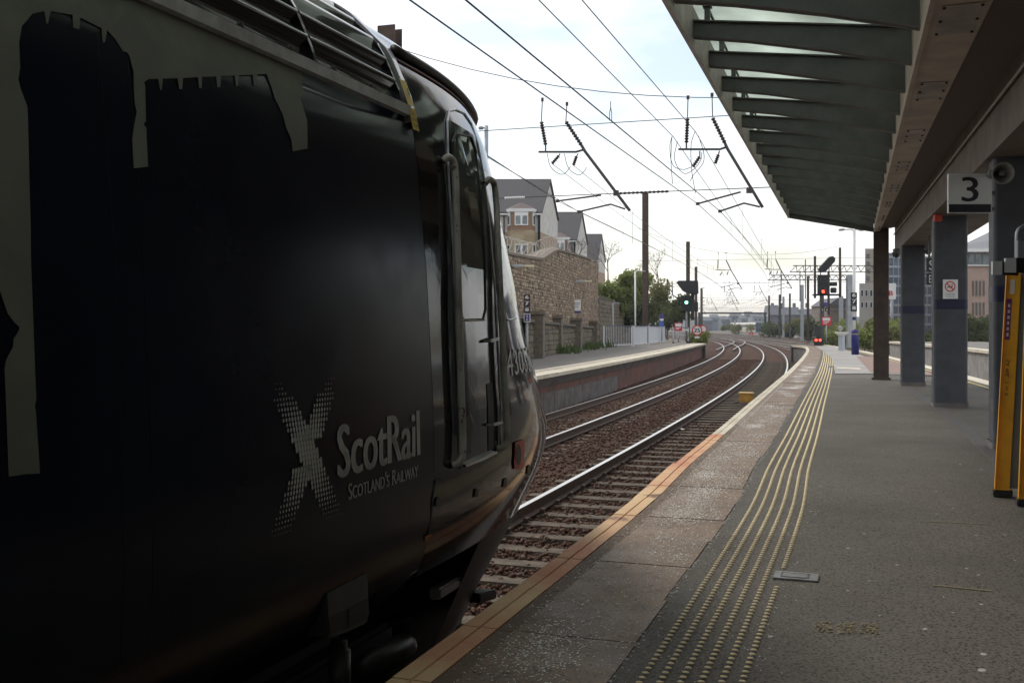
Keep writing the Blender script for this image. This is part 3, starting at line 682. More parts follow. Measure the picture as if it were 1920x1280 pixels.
# ------------------------------------------------------------------ canopy
M['steel_grey'] = mat('canopy_steel_grey', (.12, .125, .12), .55, (.085, .088, .084), 3, 6)
M['soffit'] = mat('canopy_soffit_cream', (.50, .43, .36), .6, (.38, .32, .26), 2.2, 7)
M['soffit2'] = mat('beam_dusty_brown', (.17, .135, .11), .65, (.11, .085, .07), 2.5, 7)
M['fascia'] = mat('canopy_fascia', (.45, .40, .36), .6, (.3, .27, .25), 3, 6)
M['column'] = mat('column_grey_paint', (.075, .078, .088), .55, (.06, .062, .07), 5, 6, rvar=.1, spec=.3)
M['navyband'] = mat('column_navy_band', (.012, .014, .045), .4)
M['brownsteel'] = mat('brown_steel', (.075, .05, .038), .7, (.045, .03, .024), 6, 6)
M['white'] = mat('white_enamel', (.75, .75, .73), .45)
M['signwhite'] = mat('sign_white', (.70, .70, .68), .5)
M['signblack'] = mat('sign_black', (.012, .012, .02), .45)
M['yellow'] = mat('ramp_yellow', (.85, .44, .02), .5, (.7, .35, .016), 6, 6, rvar=.1)
gl = bpy.data.materials.new('canopy_glass'); gl.use_nodes = True; t_ = gl.node_tree; t_.nodes.clear()
o_ = t_.nodes.new('ShaderNodeOutputMaterial'); tl_ = t_.nodes.new('ShaderNodeBsdfTranslucent'); tr2 = t_.nodes.new('ShaderNodeBsdfTransparent'); mx1 = t_.nodes.new('ShaderNodeMixShader')
nz_ = t_.nodes.new('ShaderNodeTexNoise'); nz_.inputs['Scale'].default_value = 2.5; nz_.inputs['Detail'].default_value = 6; cr_ = t_.nodes.new('ShaderNodeValToRGB')
cr_.color_ramp.elements[0].color = (.36, .38, .34, 1); cr_.color_ramp.elements[1].color = (.66, .70, .64, 1); cr_.color_ramp.elements[0].position = .3; cr_.color_ramp.elements[1].position = .7
t_.links.new(nz_.outputs[0], cr_.inputs[0]); t_.links.new(cr_.outputs[0], tl_.inputs[0]); tr2.inputs[0].default_value = (.75, .82, .78, 1); mx1.inputs[0].default_value = .2
t_.links.new(tl_.outputs[0], mx1.inputs[1]); t_.links.new(tr2.outputs[0], mx1.inputs[2]); t_.links.new(mx1.outputs[0], o_.inputs[0])
M['cglass'] = gl
PC = .32; dC = Vector((sin(PC), cos(PC), 0)); wC = Vector((cos(PC), -sin(PC), 0)); OC = Vector((6.63, 24.44, 0))
def cp(u, w, H): p = OC+dC*u+wC*w; return Vector((p.x, p.y, CZ+H))
CA = thing('platform_canopy', cp(-8.1, 2.845, PZ-CZ), 'glazed station canopy on grey columns over the right platform', 'canopy')
U0 = -62
def wl(u, a, b): return b+(a-b)*min(1.6, max(0, -u/18))         # w from far end b to near a
obj('outer_fascia', MB().prism([cp(U0, -.05, 2.62), cp(U0, 0, 2.60), cp(U0, .0, 2.98), cp(U0, -.07, 2.98)], dC*(-U0)), M['fascia'], CA)
for k in range(55):
    u = -.04-1.12*k
    pr = [cp(u, .004, 2.69), cp(u, .5, 2.61), cp(u, 1.2, 2.465), cp(u, 1.9, 2.29), cp(u, 1.9, 2.60), cp(u, .004, 2.83)]
    obj('rib', MB().prism(pr, dC*.045), M['steel_grey'], CA)
    mb = MB()
    mb.add([p+dC*a_ for a_ in (-.04, .085) for p in pr[:4]], [(i, i+1, 5+i, 4+i) for i in range(3)])
    mb.prism([cp(u-.04, .004, 2.832), cp(u-.04, 1.9, 2.602), cp(u-.04, 1.9, 2.615), cp(u-.04, .004, 2.845)], dC*.125)
    obj('rib_flange', mb, M['steel_grey'], CA)
    for w, H in ((.13, 2.83), (1.62, 2.65)):
        obj('glazing_clip', MB().box(cp(u+.02, w, H+.075), (.05, .05, .13), -PC).box(cp(u+.02, w, H+.135), (.08, .1, .015), -PC), M['steel_grey'], CA)
    if u < -1:
        obj('glass_pane', MB().prism([cp(u+.01, -.05, 2.995), cp(u+.01, 1.92, 2.775), cp(u+.01, 1.92, 2.785), cp(u+.01, -.05, 3.005)], dC*1.105), M['cglass'], CA)
for w, H in ((.13, 2.965), (1.62, 2.79)):
    obj('glazing_bar', MB().bar(cp(U0, w, H), cp(0, w, H), .02, .02), M['steel_grey'], CA)
obj('end_rib', MB().prism([cp(.01, -.05, 2.6), cp(.01, 1.9, 2.2), cp(.01, 1.9, 2.8), cp(.01, -.05, 2.98)], dC*.04), M['steel_grey'], CA)
obj('gutter_plate', MB().prism([cp(U0, 1.905, 2.2), cp(U0, 1.945, 2.2), cp(U0, 1.945, 2.95), cp(U0, 1.905, 2.95)], dC*(-U0)), M['soffit'], CA)
us = frange(U0, 0, 2)
obj('beam_soffit', MB().grid([[cp(u, 1.945, 2.215), cp(u, wl(u, 2.32, 2.03), 2.215), cp(u, wl(u, 2.32, 2.03), 2.32)] for u in us]), M['soffit'], CA)
PBM = MB().lathe((0, 0, 0), [(0, -.012), (.011, -.012), (.011, 0)], 6).mesh('panel_bolt', M['rubber'])
for k in range(20):
    u = -1.2-2.35*k; w0 = 1.99; w1 = wl(u, 2.32, 2.03)-.04
    obj('access_panel', MB().prism([cp(u, w0, 2.209), cp(u, w1, 2.209), cp(u, w1, 2.2135), cp(u, w0, 2.2135)], dC*.75), M['fascia'], CA)
    for a_ in (.04, .37, .71):
        for w in (w0+.02, w1-.02): place('panel_bolt', PBM, cp(u+a_, w, 2.209), 0, CA)
cor = mat('corrugated_soffit', (.20, .165, .14), .7)
tN, pN, kN = nodes(cor); wv = tN.nodes.new('ShaderNodeTexWave'); wv.inputs['Scale'].default_value = 9; mp_ = tN.nodes.new('ShaderNodeMapping'); mp_.inputs['Rotation'].default_value = (0, 0, PC+pi/2); tcn = tN.nodes.new('ShaderNodeTexCoord')
kN(tcn.outputs['Object'], mp_.inputs[0]); kN(mp_.outputs[0], wv.inputs[0]); bN = tN.nodes.new('ShaderNodeBump'); bN.inputs['Distance'].default_value = .02; kN(wv.outputs[1], bN.inputs['Height']); kN(bN.outputs[0], pN.inputs['Normal'])
obj('corrugated_soffit', MB().grid([[cp(u, wl(u, 2.32, 2.03)-.01, 2.30), cp(u, wl(u, 2.84, 2.34)+.05, 2.30)] for u in us]), cor, CA)
# deep beam over the columns
fb = lambda u: wl(u, 2.80, 2.36)
obj('column_beam', MB().grid([[cp(u, fb(u), 2.40), cp(u, fb(u), 1.70), cp(u, fb(u)+1.0, 1.70), cp(u, fb(u)+1.0, 2.40), cp(u, fb(u), 2.40)] for u in us]).add([cp(0, 2.36, 2.4), cp(0, 2.36, 1.7), cp(0, 3.36, 1.7), cp(0, 3.36, 2.4)], [(0, 1, 2, 3)]), M['soffit2'], CA)
obj('beam_flange', MB().grid([[cp(u, fb(u)-.035, 2.10), cp(u, fb(u)-.035, 2.13), cp(u, fb(u)+.01, 2.13)] for u in us]), M['fascia'], CA)
obj('roof_deck', MB().prism([cp(U0, 1.95, 2.96), cp(U0, 4.4, 2.96), cp(U0, 4.4, 3.1), cp(U0, 1.95, 3.1)], dC*(-U0)), M['soffit2'], CA)
obj('rear_fascia', MB().prism([cp(U0, 4.32, 2.55), cp(U0, 4.4, 2.55), cp(U0, 4.4, 2.95), cp(U0, 4.32, 2.95)], dC*(-U0)), M['fascia'], CA)
obj('end_fascia', MB().prism([cp(.02, 1.95, 2.25), cp(.02, 4.4, 2.55), cp(.02, 4.4, 3.1), cp(.02, 1.95, 3.1)], dC*.05), M['steel_grey'], CA)
def rrect(c, w, d, r, rz, z0, z1, m, name, parent):
    pts = []
    for sx, sy, a0 in ((1, 1, 0), (-1, 1, pi/2), (-1, -1, pi), (1, -1, 3*pi/2)):
        for k in range(6):
            a = a0+k*pi/10; pts.append((sx*(w/2-r)+cos(a)*r, sy*(d/2-r)+sin(a)*r))
    R = Matrix.Rotation(rz, 2); pts = [R @ Vector(p) for p in pts]
    return obj(name, MB().grid([[(c[0]+p.x, c[1]+p.y, z) for p in pts] for z in frange(z0, z1, 1.0)], 0, True), m, parent)
cols = [(1711, 722, .47), (1780, 762, .485), (1900, 842, .42)]
colpos = []
for x, y, w in cols:
    c = gp(x, y, PZ); c.y += .1; c.x = (x-960)*c.y/F; colpos.append(c)
    rrect(c, w, w, .045, -PC, PZ-.02, CZ+1.71, M['column'], 'column', CA)
    zb = {1711: (574, 588), 1780: (562, 580), 1900: (537, 566)}[x]
    b0, b1 = CZ+(HOR-zb[1])*c.y/F, CZ+(HOR-zb[0])*c.y/F
    rrect(c, w+.008, w+.008, .049, -PC, b0, b1, M['navyband'], 'column_band', CA)
    rrect(c, w+.03, w+.03, .05, -PC, PZ-.02, PZ+.07, M['conc_dark'], 'column_foot', CA)
c5 = cp(-19.8, 2.9, 0); rrect(c5, .48, .48, .045, -PC, PZ-.02, CZ+1.71, M['column'], 'column', CA)
c = gp(1652, 711, PZ); u = c.y
mb = MB()
for dx, w, d in ((0, .02, .3),): pass
X_, Y_ = wC, dC
for a_, dm in ((-.14, (.335, .03)), (.14, (.335, .03))):
    mb.box(c+dC*a_+Vector((0, 0, (CZ+2.3-PZ)/2)), (dm[0], dm[1], CZ+2.3-PZ), -PC)
mb.box(c+Vector((0, 0, (CZ+2.3-PZ)/2)), (.03, .25, CZ+2.3-PZ), -PC)
obj('steel_column', mb, M['brownsteel'], CA)
obj('column_base', MB().box(c+Vector((0, 0, .02)), (.42, .4, .05), -PC), M['brownsteel'], CA)
# things on the columns
def face_box(x0, x1, y0, y1, Z, th=.02): a, b = at(x0, y1, Z), at(x1, y0, Z); return MB().box(((a.x+b.x)/2, Z, (a.z+b.z)/2), (b.x-a.x, th, b.z-a.z)), a, b
def sign_text(name, s, x0, x1, y0, y1, Z, m, parent, bold=0):
    V, Fc, _ = text_mesh(s); a, b = at(x0, y1, Z), at(x1, y0, Z); mb = MB()
    for dx in ([0] if not bold else [-bold, bold]): mb.add([(a.x+(b.x-a.x)*u+dx, Z+(.0005 if dx > 0 else 0), a.z+(b.z-a.z)*v) for u, v in V], Fc)
    return obj(name, mb, m, parent)
ns_Z = colpos[1].y-.262
NS = thing('no_smoking_sign', at(1782, 560, ns_Z), 'small white no smoking notice on the middle grey column', 'sign')
mb, a, b = face_box(1768, 1796, 524, 560, ns_Z, .006); obj('sign_plate', mb, M['signwhite'], NS)
ce = at(1781.5, 537, ns_Z-.005); R_ = .083
obj('red_ring', MB().grid([[ce+Vector((cos(a)*r, 0, sin(a)*r)) for a in [k*pi/16 for k in range(32)]] for r in (R_*.78, R_)], 0, True), M['red'], NS)
obj('red_slash', MB().bar(ce+Vector((-.055, 0, .055)), ce+Vector((.055, 0, -.055)), .004, .018), M['red'], NS)
obj('cigarette', MB().box(ce+Vector((-.005, .001, -.01)), (.08, .002, .016)).box(ce+Vector((.03, .001, .02)), (.012, .002, .04)), M['signblack'], NS)
for k in range(3): obj('notice_line', MB().box(at(1782, 550+3*k, ns_Z-.004), (.14, .002, .008)), mat('notice_grey', (.3, .3, .32), .6), NS)
Z3 = 9.95
P3_ = thing('platform_number_sign', at(1820, 400, Z3), 'white and black sign with the number 3 under the canopy', 'sign')
mb, a, b = face_box(1777, 1859, 326, 400, Z3, .03); obj('sign_board', mb, M['signwhite'], P3_, bevel=.003)
mb, _, _ = face_box(1779, 1858, 383, 398, Z3-.018, .004); obj('black_band', mb, M['signblack'], P3_)
sign_text('numeral', '3', 1804, 1834, 332, 378, Z3-.018, M['signblack'], P3_, .005)
for yy in (332, 362, 392):
    obj('clamp', MB().box(at(1862, yy, Z3), (.03, .03, .035)), M['steel_grey'], P3_)
SPK = thing('loudspeaker', at(1880, 345, 9.6), 'grey horn loudspeaker on the nearest column beside the number sign', 'loudspeaker')
sc = at(1881, 325, 9.55); ax = Vector((-.1, -1, -.12))
obj('horn', MB().lathe(sc-ax*.2, [(.03, 0), (.035, .06), (.055, .12), (.085, .18), (.098, .205), (.102, .205), (.102, .195)], 20, axis=ax), mat('speaker_grey', (.30, .29, .26), .6), SPK, smooth=True)
obj('horn_driver', MB().lathe(sc-ax*.2, [(0, -.1), (.045, -.1), (.05, 0), (.03, .0)], 14, axis=ax).lathe(sc, [(.0, .0), (.025, -.01), (.028, -.06)], 12, axis=ax), mat('speaker_dark', (.12, .12, .11), .6), SPK, smooth=True)
obj('bracket', MB().bar(sc-ax*.25, sc-ax*.25+Vector((.02, .3, .02)), .03, .03), M['steel_grey'], SPK)
HS = thing('hanging_sign', at(1742, 535, 19.3), 'black hanging sign half hidden behind the middle column', 'sign')
for y0, y1, tx in ((484, 510, 'S'), (512, 534, 'Ex')):
    mb, a, b = face_box(1737, 1775, y0, y1, 19.3, .04); obj('sign_panel', mb, M['signblack'], HS)
    sign_text('lettering', tx, 1742, 1752, y0+4, y1-4, 19.27, M['signwhite'], HS)
obj('hanger', MB().bar(at(1742, 484, 19.3), at(1742, 440, 19.3), .03, .03), M['steel_grey'], HS)
FA = thing('fire_alarm_box', at(1758, 412, 15.5), 'small red box at the head of the middle column', 'alarm box')
obj('alarm_case', MB().box(at(1758, 409, 15.5), (.11, .08, .1)), M['red'], FA, bevel=.008)
for x, y, nm in ((1680, 484, 'leftmost'), (1740, 478, 'right')):
    cz = 21.2
    DC = thing('security_camera', at(x, y-14, cz), 'small dome camera under the canopy beam on the %s side of the farthest grey column' % ('left' if x < 1700 else 'right'), 'camera')
    obj('camera_mount', MB().box(at(x, y-14, cz), (.1, .1, .08)), M['steel_grey'], DC)
    obj('camera_dome', MB().lathe(at(x, y-9, cz), [(0, -.1), (.06, -.07), (.085, 0), (.085, .02)], 14), M['glass_dark'], DC, smooth=True)
# folded access ramps stood upright in their rack
def ramp(x_t, x_b, wpx, Zb, lab, first):
    zb = PZ+.005; base = gp(x_b, 930 if first else 948, PZ)
    a = at(x_b, 925 if first else 945, base.y-.0); topp = at(x_t, 512, base.y+.08)
    R = thing('wheelchair_ramp', (base.x, base.y, PZ), lab, 'ramp')
    d = (topp-base).normalized(); rt = Vector((.93, -.36, 0)).normalized(); nn = Vector((.36, .93, 0)); L_ = (topp-base).length
    def q(u, r, n): return base+rt*u+d*r+nn*n
    obj('side_rail', MB().prism([q(0, .035, 0), q(wpx, .035, 0), q(wpx, L_, 0), q(0, L_, 0)], nn*.05), M['yellow'], R, bevel=.004)
    obj('side_rail', MB().prism([q(0, .035, .0), q(0, L_, 0), q(0, L_, .012), q(0, .035, .012)], -nn*.03), M['yellow'], R)
    obj('deck_panel', MB().prism([q(wpx+.002, .06, .03), q(wpx+.09, .06, .03), q(wpx+.09, L_-.02, .03), q(wpx+.002, L_-.02, .03)], nn*.03), mat('ramp_deck_grey', (.20, .21, .21), .6), R)
    obj('foot_block', MB().prism([q(-.008, 0, -.02), q(wpx+.02, 0, -.02), q(wpx+.02, .05, -.02), q(-.008, .05, -.02)], nn*.1), M['rubber'], R, bevel=.004)
    obj('foot_stripe', MB().prism([q(-.004, .052, -.024), q(wpx+.002, .052, -.024), q(wpx+.002, .062, -.024), q(-.004, .062, -.024)], nn*.02), M['yellow'], R)
    return R, q, L_
R1, q, L1 = ramp(1887, 1864, .1, 7, 'yellow sided wheelchair ramp stood upright, nearer the middle column', True)
obj('purple_label', MB().prism([q(.012, L1*.70, -.002), q(.045, L1*.70, -.002), q(.045, L1*.885, -.002), q(.012, L1*.885, -.002)], (0, -.002, 0)), mat('purple_label', (.16, .03, .22), .5), R1)
obj('white_label', MB().prism([q(.03, L1*.905, -.002), q(.06, L1*.905, -.002), q(.06, L1*.97, -.002), q(.03, L1*.97, -.002)], (0, -.002, 0)), M['signwhite'], R1)
V, Fc, _ = text_mesh('SA 90L  1 m 0')
mbt = MB().add([q(.055-.025*v, L1*(.45+.16*(1-u)), -.0025) for u, v in V], Fc); obj('stencil_lettering', mbt, M['rubber'], R1)
for k in range(6): obj('label_mark', MB().prism([q(.022, L1*(.715+.026*k), -.0045), q(.036, L1*(.715+.026*k), -.0045), q(.036, L1*(.73+.026*k), -.0045), q(.022, L1*(.73+.026*k), -.0045)], (0, -.001, 0)), M['signwhite'], R1)
R2, q2, L2 = ramp(1925, 1909, .1, 7, 'second yellow wheelchair ramp cut by the right edge of the picture', False)
RK = thing('ramp_rack', gp(1935, 930, PZ), 'steel pipe rack with black and white end stops above the yellow ramps', 'rack')
for x0, x1, y0, y1 in ((1860, 1878, 490, 515), (1884, 1904, 484, 511)):
    Zr = 6.75
    mb, a, b = face_box(x0, x1, y0, y1, Zr, .02); obj('end_stop', mb, M['white'], RK)
    a2, b2 = at(x1, y1+2, Zr), at(x1+40, y0-2, Zr)
    obj('stop_arm', MB().prism([at(x1+.3, y0-1, Zr), at(x1+.3, y1, Zr), at(x1+.3, y1, Zr)+Vector((.16, .10, 0)), at(x1+.3, y0-1, Zr)+Vector((.16, .10, 0))], (0, .03, 0)), M['rubber'], RK)
pp = [at(1908, 488, 6.9), at(1908, 440, 6.9), at(1911, 431, 6.9), at(1918, 426, 6.9), at(1990, 402, 7.0), at(1992, 500, 7.0), gp(1992, 930, PZ)]
obj('pipe_frame', MB().tube(cr(pp, 4), .017, 10), mat('galvanised_pipe', (.33, .34, .35), .4, metal=.6), RK, smooth=True)
obj('pipe_bracket', MB().box(at(1912, 470, 6.86), (.05, .05, .13)), mat('bracket_light', (.3, .31, .33), .5), RK, bevel=.004)

M['wframe_s'] = mat('shade_building_frame', (.3, .3, .3), .5)
SB = thing('unseen_shade_building', cp(-15.5, 3.6, PZ-CZ), 'unseen dark brick building added beside the ramp rack to shade the platform', 'building')  # added out of view to keep light off the platform and train
sbm = mat('shade_building_brick', (.12, .085, .07), .85, (.085, .062, .052), 3, 7)
obj('wall', MB().prism([cp(-62, 3.5, PZ-CZ), cp(-15.5, 3.5, PZ-CZ), cp(-15.5, 4.6, PZ-CZ), cp(-62, 4.6, PZ-CZ)], (0, 0, 3.35)), sbm, SB)
for k in range(7):
    u = -19-6*k
    d_ = obj('door', MB().prism([cp(u, 3.49, PZ-CZ), cp(u+1.1, 3.49, PZ-CZ), cp(u+1.1, 3.49, PZ-CZ+2.1), cp(u, 3.49, PZ-CZ+2.1)], wC*-.03), M['navyband'], SB)
    w_ = obj('window', MB().prism([cp(u+2, 3.49, -.3), cp(u+4.2, 3.49, -.3), cp(u+4.2, 3.49, .9), cp(u+2, 3.49, .9)], wC*-.04), M['wframe_s'], SB)
    obj('pane', MB().prism([cp(u+2.1, 3.445, -.2), cp(u+4.1, 3.445, -.2), cp(u+4.1, 3.445, .8), cp(u+2.1, 3.445, .8)], wC*-.005), M['glass_dark'], SB)
# ------------------------------------------------------------------ opposite platform
LE = Line([(-30, -17.2), (-10, -10.9), (10, -4.35), (25.8, .67), (39, 4.55), (56, 9.2), (74.3, 14.0), (75.6, 14.35)])
lf = lambda s, o, z: LE.at(s, o, z)
PL = bpy.data.objects.new('opposite_platform', None); COL.objects.link(PL); struct(PL); PL['label'] = 'opposite station platform with pale worn edge'
M['asphalt2'] = mat('old_asphalt', (.17, .155, .135), .85, (.12, .11, .095), 1.0, 8, .35, .65, bump=.004, bscale=60)
ls = frange(0, LE.L, 1.0)
obj('asphalt_surface', MB().grid([[LE.at(s, o, PZ-.002) for o in (-9, -6, -3, -.62)] for s in ls]), M['asphalt2'], PL)
k = 0; s = LE.from_Z(20)
while s < LE.L-.1:
    b = min(s+.9, LE.L)
    obj('coping_stone', mesh_along(lf, [s, b-.015], [(-.6, PZ+random.uniform(-.004, .004)), (0, PZ), (.0, PZ-.1), (-.6, PZ-.1)]), M['cope_pale'], PL); s += .9
obj('edge_line', MB().grid([[LE.at(s, -.95, PZ+.003), LE.at(s, -.68, PZ+.003)] for s in ls]), M['cope_pale'], PL)
bw = mat('opposite_platform_brick', (.19, .075, .055), .9, (.09, .06, .052), 1.6, 8, .38, .6, bump=.01, bscale=9)
obj('corbel_course', mesh_along(lf, ls, [(-.5, PZ-.1), (-.09, PZ-.1), (-.26, PZ-.36), (-.5, PZ-.36)]), M['conc_dark'], PL)
obj('brick_wall', mesh_along(lf, ls, [(-.7, PZ-.36), (-.30, PZ-.36), (-.30, -.4), (-.7, -.4)]), bw, PL)
s = LE.from_Z(18)
while s < LE.from_Z(37):            # grey facing panels along the foot of the wall
    obj('facing_panel', mesh_along(lf, [s, s+1.15], [(-.296, .36), (-.24, .34), (-.24, -.4), (-.296, -.4)]), M['conc_dark'], PL); s += 1.19
e0 = LE.at(LE.L, 0, 0)
obj('end_wall', MB().prism([LE.at(LE.L, -.05, PZ-.1), LE.at(LE.L, -7, PZ-.1), LE.at(LE.L, -7, -.4), LE.at(LE.L, -.05, -.4)], (-.06, -.25, 0)), M['conc_dark'], PL)
for sx in (-.2, -1.6): obj('end_post', MB().box(LE.at(LE.L-.3, sx, PZ-.6)+Vector((.1, .1, 0)), (.18, .18, 1.1)), M['rubber'], PL)

# ------------------------------------------------------------------ stone walls
ST = [mat('sandstone_%d' % i, c, .92, c2, 6, 6, bump=.02, bscale=14) for i, (c, c2) in enumerate([((.31, .235, .165), (.21, .155, .11)), ((.46, .36, .265), (.31, .24, .175)), ((.20, .158, .12), (.125, .10, .08)), ((.35, .26, .18), (.20, .15, .11))])]
STD = [mat('dark_rubble_%d' % i, c, .92, c2, 6, 6, bump=.02, bscale=14) for i, (c, c2) in enumerate([((.18, .145, .11), (.12, .10, .078)), ((.23, .19, .145), (.145, .12, .092)), ((.14, .118, .09), (.098, .083, .068)), ((.20, .17, .10), (.125, .11, .07))])]
M['mortar'] = mat('wall_mortar', (.29, .23, .17), .95, (.15, .12, .092), 3, 7)
M['mortar_d'] = mat('dark_mortar', (.09, .075, .06), .95, (.06, .05, .042), 3, 7)
unit_stone = []
for q in range(6):
    r = random.Random(q); mb = MB(); f = lambda: r.uniform(-.13, .13)
    v = [(-.5+f(), 0, -.5+f()), (.5+f(), 0, -.5+f()), (.5+f(), 0, .5+f()), (-.5+f(), 0, .5+f())]
    w = [(x*.78, -1, z*.76) for x, _, z in v]
    mb.add(v+w, [(0, 1, 5, 4), (1, 2, 6, 5), (2, 3, 7, 6), (3, 0, 4, 7), (4, 5, 6, 7)]); unit_stone.append(mb)
def rubble_wall(name, label, line, z0, topf, mats, mort, sw, sh, thick, front=(1, 0), capw=None, zvis=None):
    # line: list of (x, y); stones on the side that faces right of the direction of travel
    Wt = thing(name, (line[0][0], line[0][1], z0), label, 'wall')
    L2 = Line([(p[1], p[0]) for p in line], sm=False)
    ss = frange(0, L2.L, 1.5)
    mb = MB(); mb.grid([[L2.at(s, 0, z0-.3), L2.at(s, 0, topf(s)), L2.at(s, -thick, topf(s)), L2.at(s, -thick, z0-.3)] for s in ss]); obj('wall_core', mb, mort, Wt)
    mb.f.append((0, 1, 2, 3))
    items = []
    z = z0
    while z < z0+8:
        h = sh*random.uniform(.7, 1.35); s = random.uniform(-.3, 0)
        while s < L2.L:
            w = sw*random.uniform(.55, 1.6)
            if z+h < topf(min(max(s+w/2, 0), L2.L))-.02 and s > 0 and s+w < L2.L: items.append((s+w/2, z+h/2, w*.93, h*.88, random.uniform(.015, .05)))
            s += w
        z += h
    def vis(it): p = L2.at(it[0]); return it[2]*it[3]/(p.y**2)*(1 if p.y > 36 and 960+F*p.x/p.y > 985 else .001)
    items.sort(key=vis, reverse=True)
    ms = [[u.mesh('stone', m) for m in mats] for u in unit_stone]
    rest = MB()
    for i, (s, zc_, w, h, d) in enumerate(items):
        p = L2.at(s, 0, zc_); a = L2.ang(s); rz = pi/2-a    # local +x along the wall, local -y to the right
        q, mi = random.randrange(6), random.choices(range(4), (4, 3, 2, 3))[0]
        if i < 300: place('stone', ms[q][mi], p, rz, Wt, (w, d, h))
        else:
            ca, sa = cos(rz), sin(rz)
            rest.add([(p.x+x*w*ca-y*d*sa, p.y+x*w*sa+y*d*ca, p.z+z_*h) for x, y, z_ in unit_stone[q].v], unit_stone[q].f, mi)
    if rest.v: obj('stones', rest, mats, Wt)['kind'] = 'stuff'
    return Wt, L2
tw = [(-9.2, -10+0), (-5.2, 12), (-1.45, 30), (.5, 40), (2.0, 47.6), (5.57, 66)]
twl = Line([(p[1], p[0]) for p in tw], sm=False)
htab = [(30, 4.6), (37.4, 4.75), (41, 4.87), (44, 5.0), (47, 5.55), (48.5, 5.74), (56, 6.0), (66, 6.25)]
def ttop(s): Zq = twl.at(s).y; return float(np.interp(Zq, [a for a, _ in htab], [b for _, b in htab]))
TWALL, twL = rubble_wall('retaining_wall', 'tall brown sandstone rubble wall behind the opposite platform', tw[2:], PZ, lambda s: float(np.interp(s+twl.from_Z(30), [twl.from_Z(a) for a, _ in htab], [b for _, b in htab])), ST, M['mortar'], .25, .135, .7)
mb = MB()
for s in frange(.5, twL.L, .55):    # coping stones on the wall
    pass
cs = frange(0, twL.L-.1, .7)
for a, b in zip(cs, cs[1:]):
    za = ttop(a+twl.from_Z(30)); zb = ttop(b+twl.from_Z(30))
    obj('wall_cope', MB().grid([[twL.at(s, o, z+dz) for o, dz in ((.08, 0), (.08, .1), (-.3, .2), (-.75, .1), (-.75, 0))] for s, z in ((a, za), (b-.02, zb))]), STD[1], TWALL)
# end return of the tall wall and the lower wall beyond it
rubble_wall('boundary_wall', 'lower ivy topped stone wall beyond the end of the tall wall', [(5.62, 66.2), (7.4, 75), (9.6, 86), (13.5, 104)], PZ, lambda s: 4.2-.018*s, STD, M['mortar_d'], .42, .25, .5)
# low wall with piers and stepped coping
lw = [gp(985, 675.5, PZ), gp(1001, 671, PZ), gp(1117, 650, PZ)]
lwl = [(p.x, p.y) for p in lw]
lwt = lambda s: PZ+1.42-.0125*s
LW, lwL = rubble_wall('low_stone_wall', 'low dark stone wall with square piers at the back of the opposite platform', lwl, PZ, lwt, STD, M['mortar_d'], .4, .24, .4)
for x, yb in ((1001, 671), (1038, 662.5), (1076, 657), (1108, 651)):
    p = gp(x, yb, PZ); s = lwL.from_Z(p.y); hh = lwt(s)-PZ+.32; a = pi/2-lwL.ang(s)
    pr = obj('pier', MB().box((p.x+.1, p.y-.02, PZ+hh/2), (.62, .6, hh), a), STD[0], LW, bevel=.02)
    obj('pier_cap', MB().box((p.x+.1, p.y-.02, PZ+hh+.07), (.78, .76, .16), a), STD[1], LW, bevel=.03)
cs = frange(0, lwL.L, .95)
for a, b in zip(cs, cs[1:]):
    obj('coping_slab', MB().grid([[lwL.at(s, o, lwt(s)+dz) for o, dz in ((.1, .0), (.1, .11), (-.5, .13), (-.5, 0))] for s in (a, b-.02)]), STD[2], LW)
# coiled wire on the wall
RW = thing('razor_wire_coil', at(960, 490, 38), 'coils of razor wire along the top of the tall stone wall', 'razor wire')
pts = []
s0, s1 = twL.from_Z(34), twL.from_Z(50); n_ = 900
for i in range(n_):
    s = s0+(s1-s0)*i/n_; a = s*2*pi/.75; zt = ttop(s+twl.from_Z(30))
    pts.append(twL.at(s, -.3+cos(a)*.3, zt+.42+sin(a)*.3))
obj('wire_coil', MB().tube(pts, .011, 4), mat('galvanised_wire', (.42, .40, .36), .5, metal=.2), RW)
mwr = mat('cable_dark', (.045, .04, .04), .6)
for nm, px, r_ in (('upper', [(958, 500), (990, 506), (1030, 516), (1075, 530), (1120, 541)], .022),):
    cab = tag(obj('wall_cable', MB().tube([at(x, y, 37.4+(66-37.4)*((x-959)/163)**1.0-(.35)) for x, y in px], r_, 5), mwr), 'black cable clipped along the face of the tall stone wall', 'cable')
def on_wall(x, y, off=.15):
    r = (x-960)/F
    for i in range(4000):
        s = twL.L*i/4000; p = twL.at(s, off)
        if p.x/p.y >= r: break
    return Vector((p.x, p.y, CZ+(HOR-y)*p.y/F)), s
for x0, x1, y, lab in ((960, 1002, 498, 'long strip lamp near the top left of the tall stone wall'), (1080, 1110, 526.5, 'floodlight on an arm near the right end of the tall stone wall')):
    a, _ = on_wall(x0, y, .5); b, _ = on_wall(x1, y+1, .5); dpt = (a.y+b.y)/2; a, b = at(x0, y, dpt), at(x1, y+1, dpt)
    lm = thing('wall_lamp', a, lab, 'lamp')
    m_ = a.lerp(b, .55)
    obj('lamp_body', MB().bar(a, m_, .14, .1), mat('lamp_grey', (.45, .47, .5), .4), lm, bevel=.02)
    obj('lamp_lens', MB().bar(m_, b, .12, .07), mat('lamp_lens', (.75, .68, .45), .3), lm, bevel=.02)
    w_, _ = on_wall((x0+x1)/2, y, .0); obj('lamp_arm', MB().tube([(a+b)/2, w_], .03, 6), M['trim'], lm)
pb, s_ = on_wall(1080, 575, .06); Z_ = pb.y-.3
NB = thing('notice_board', at(1080, 587, Z_), 'white notice board with blue lower edge on the tall stone wall', 'sign')
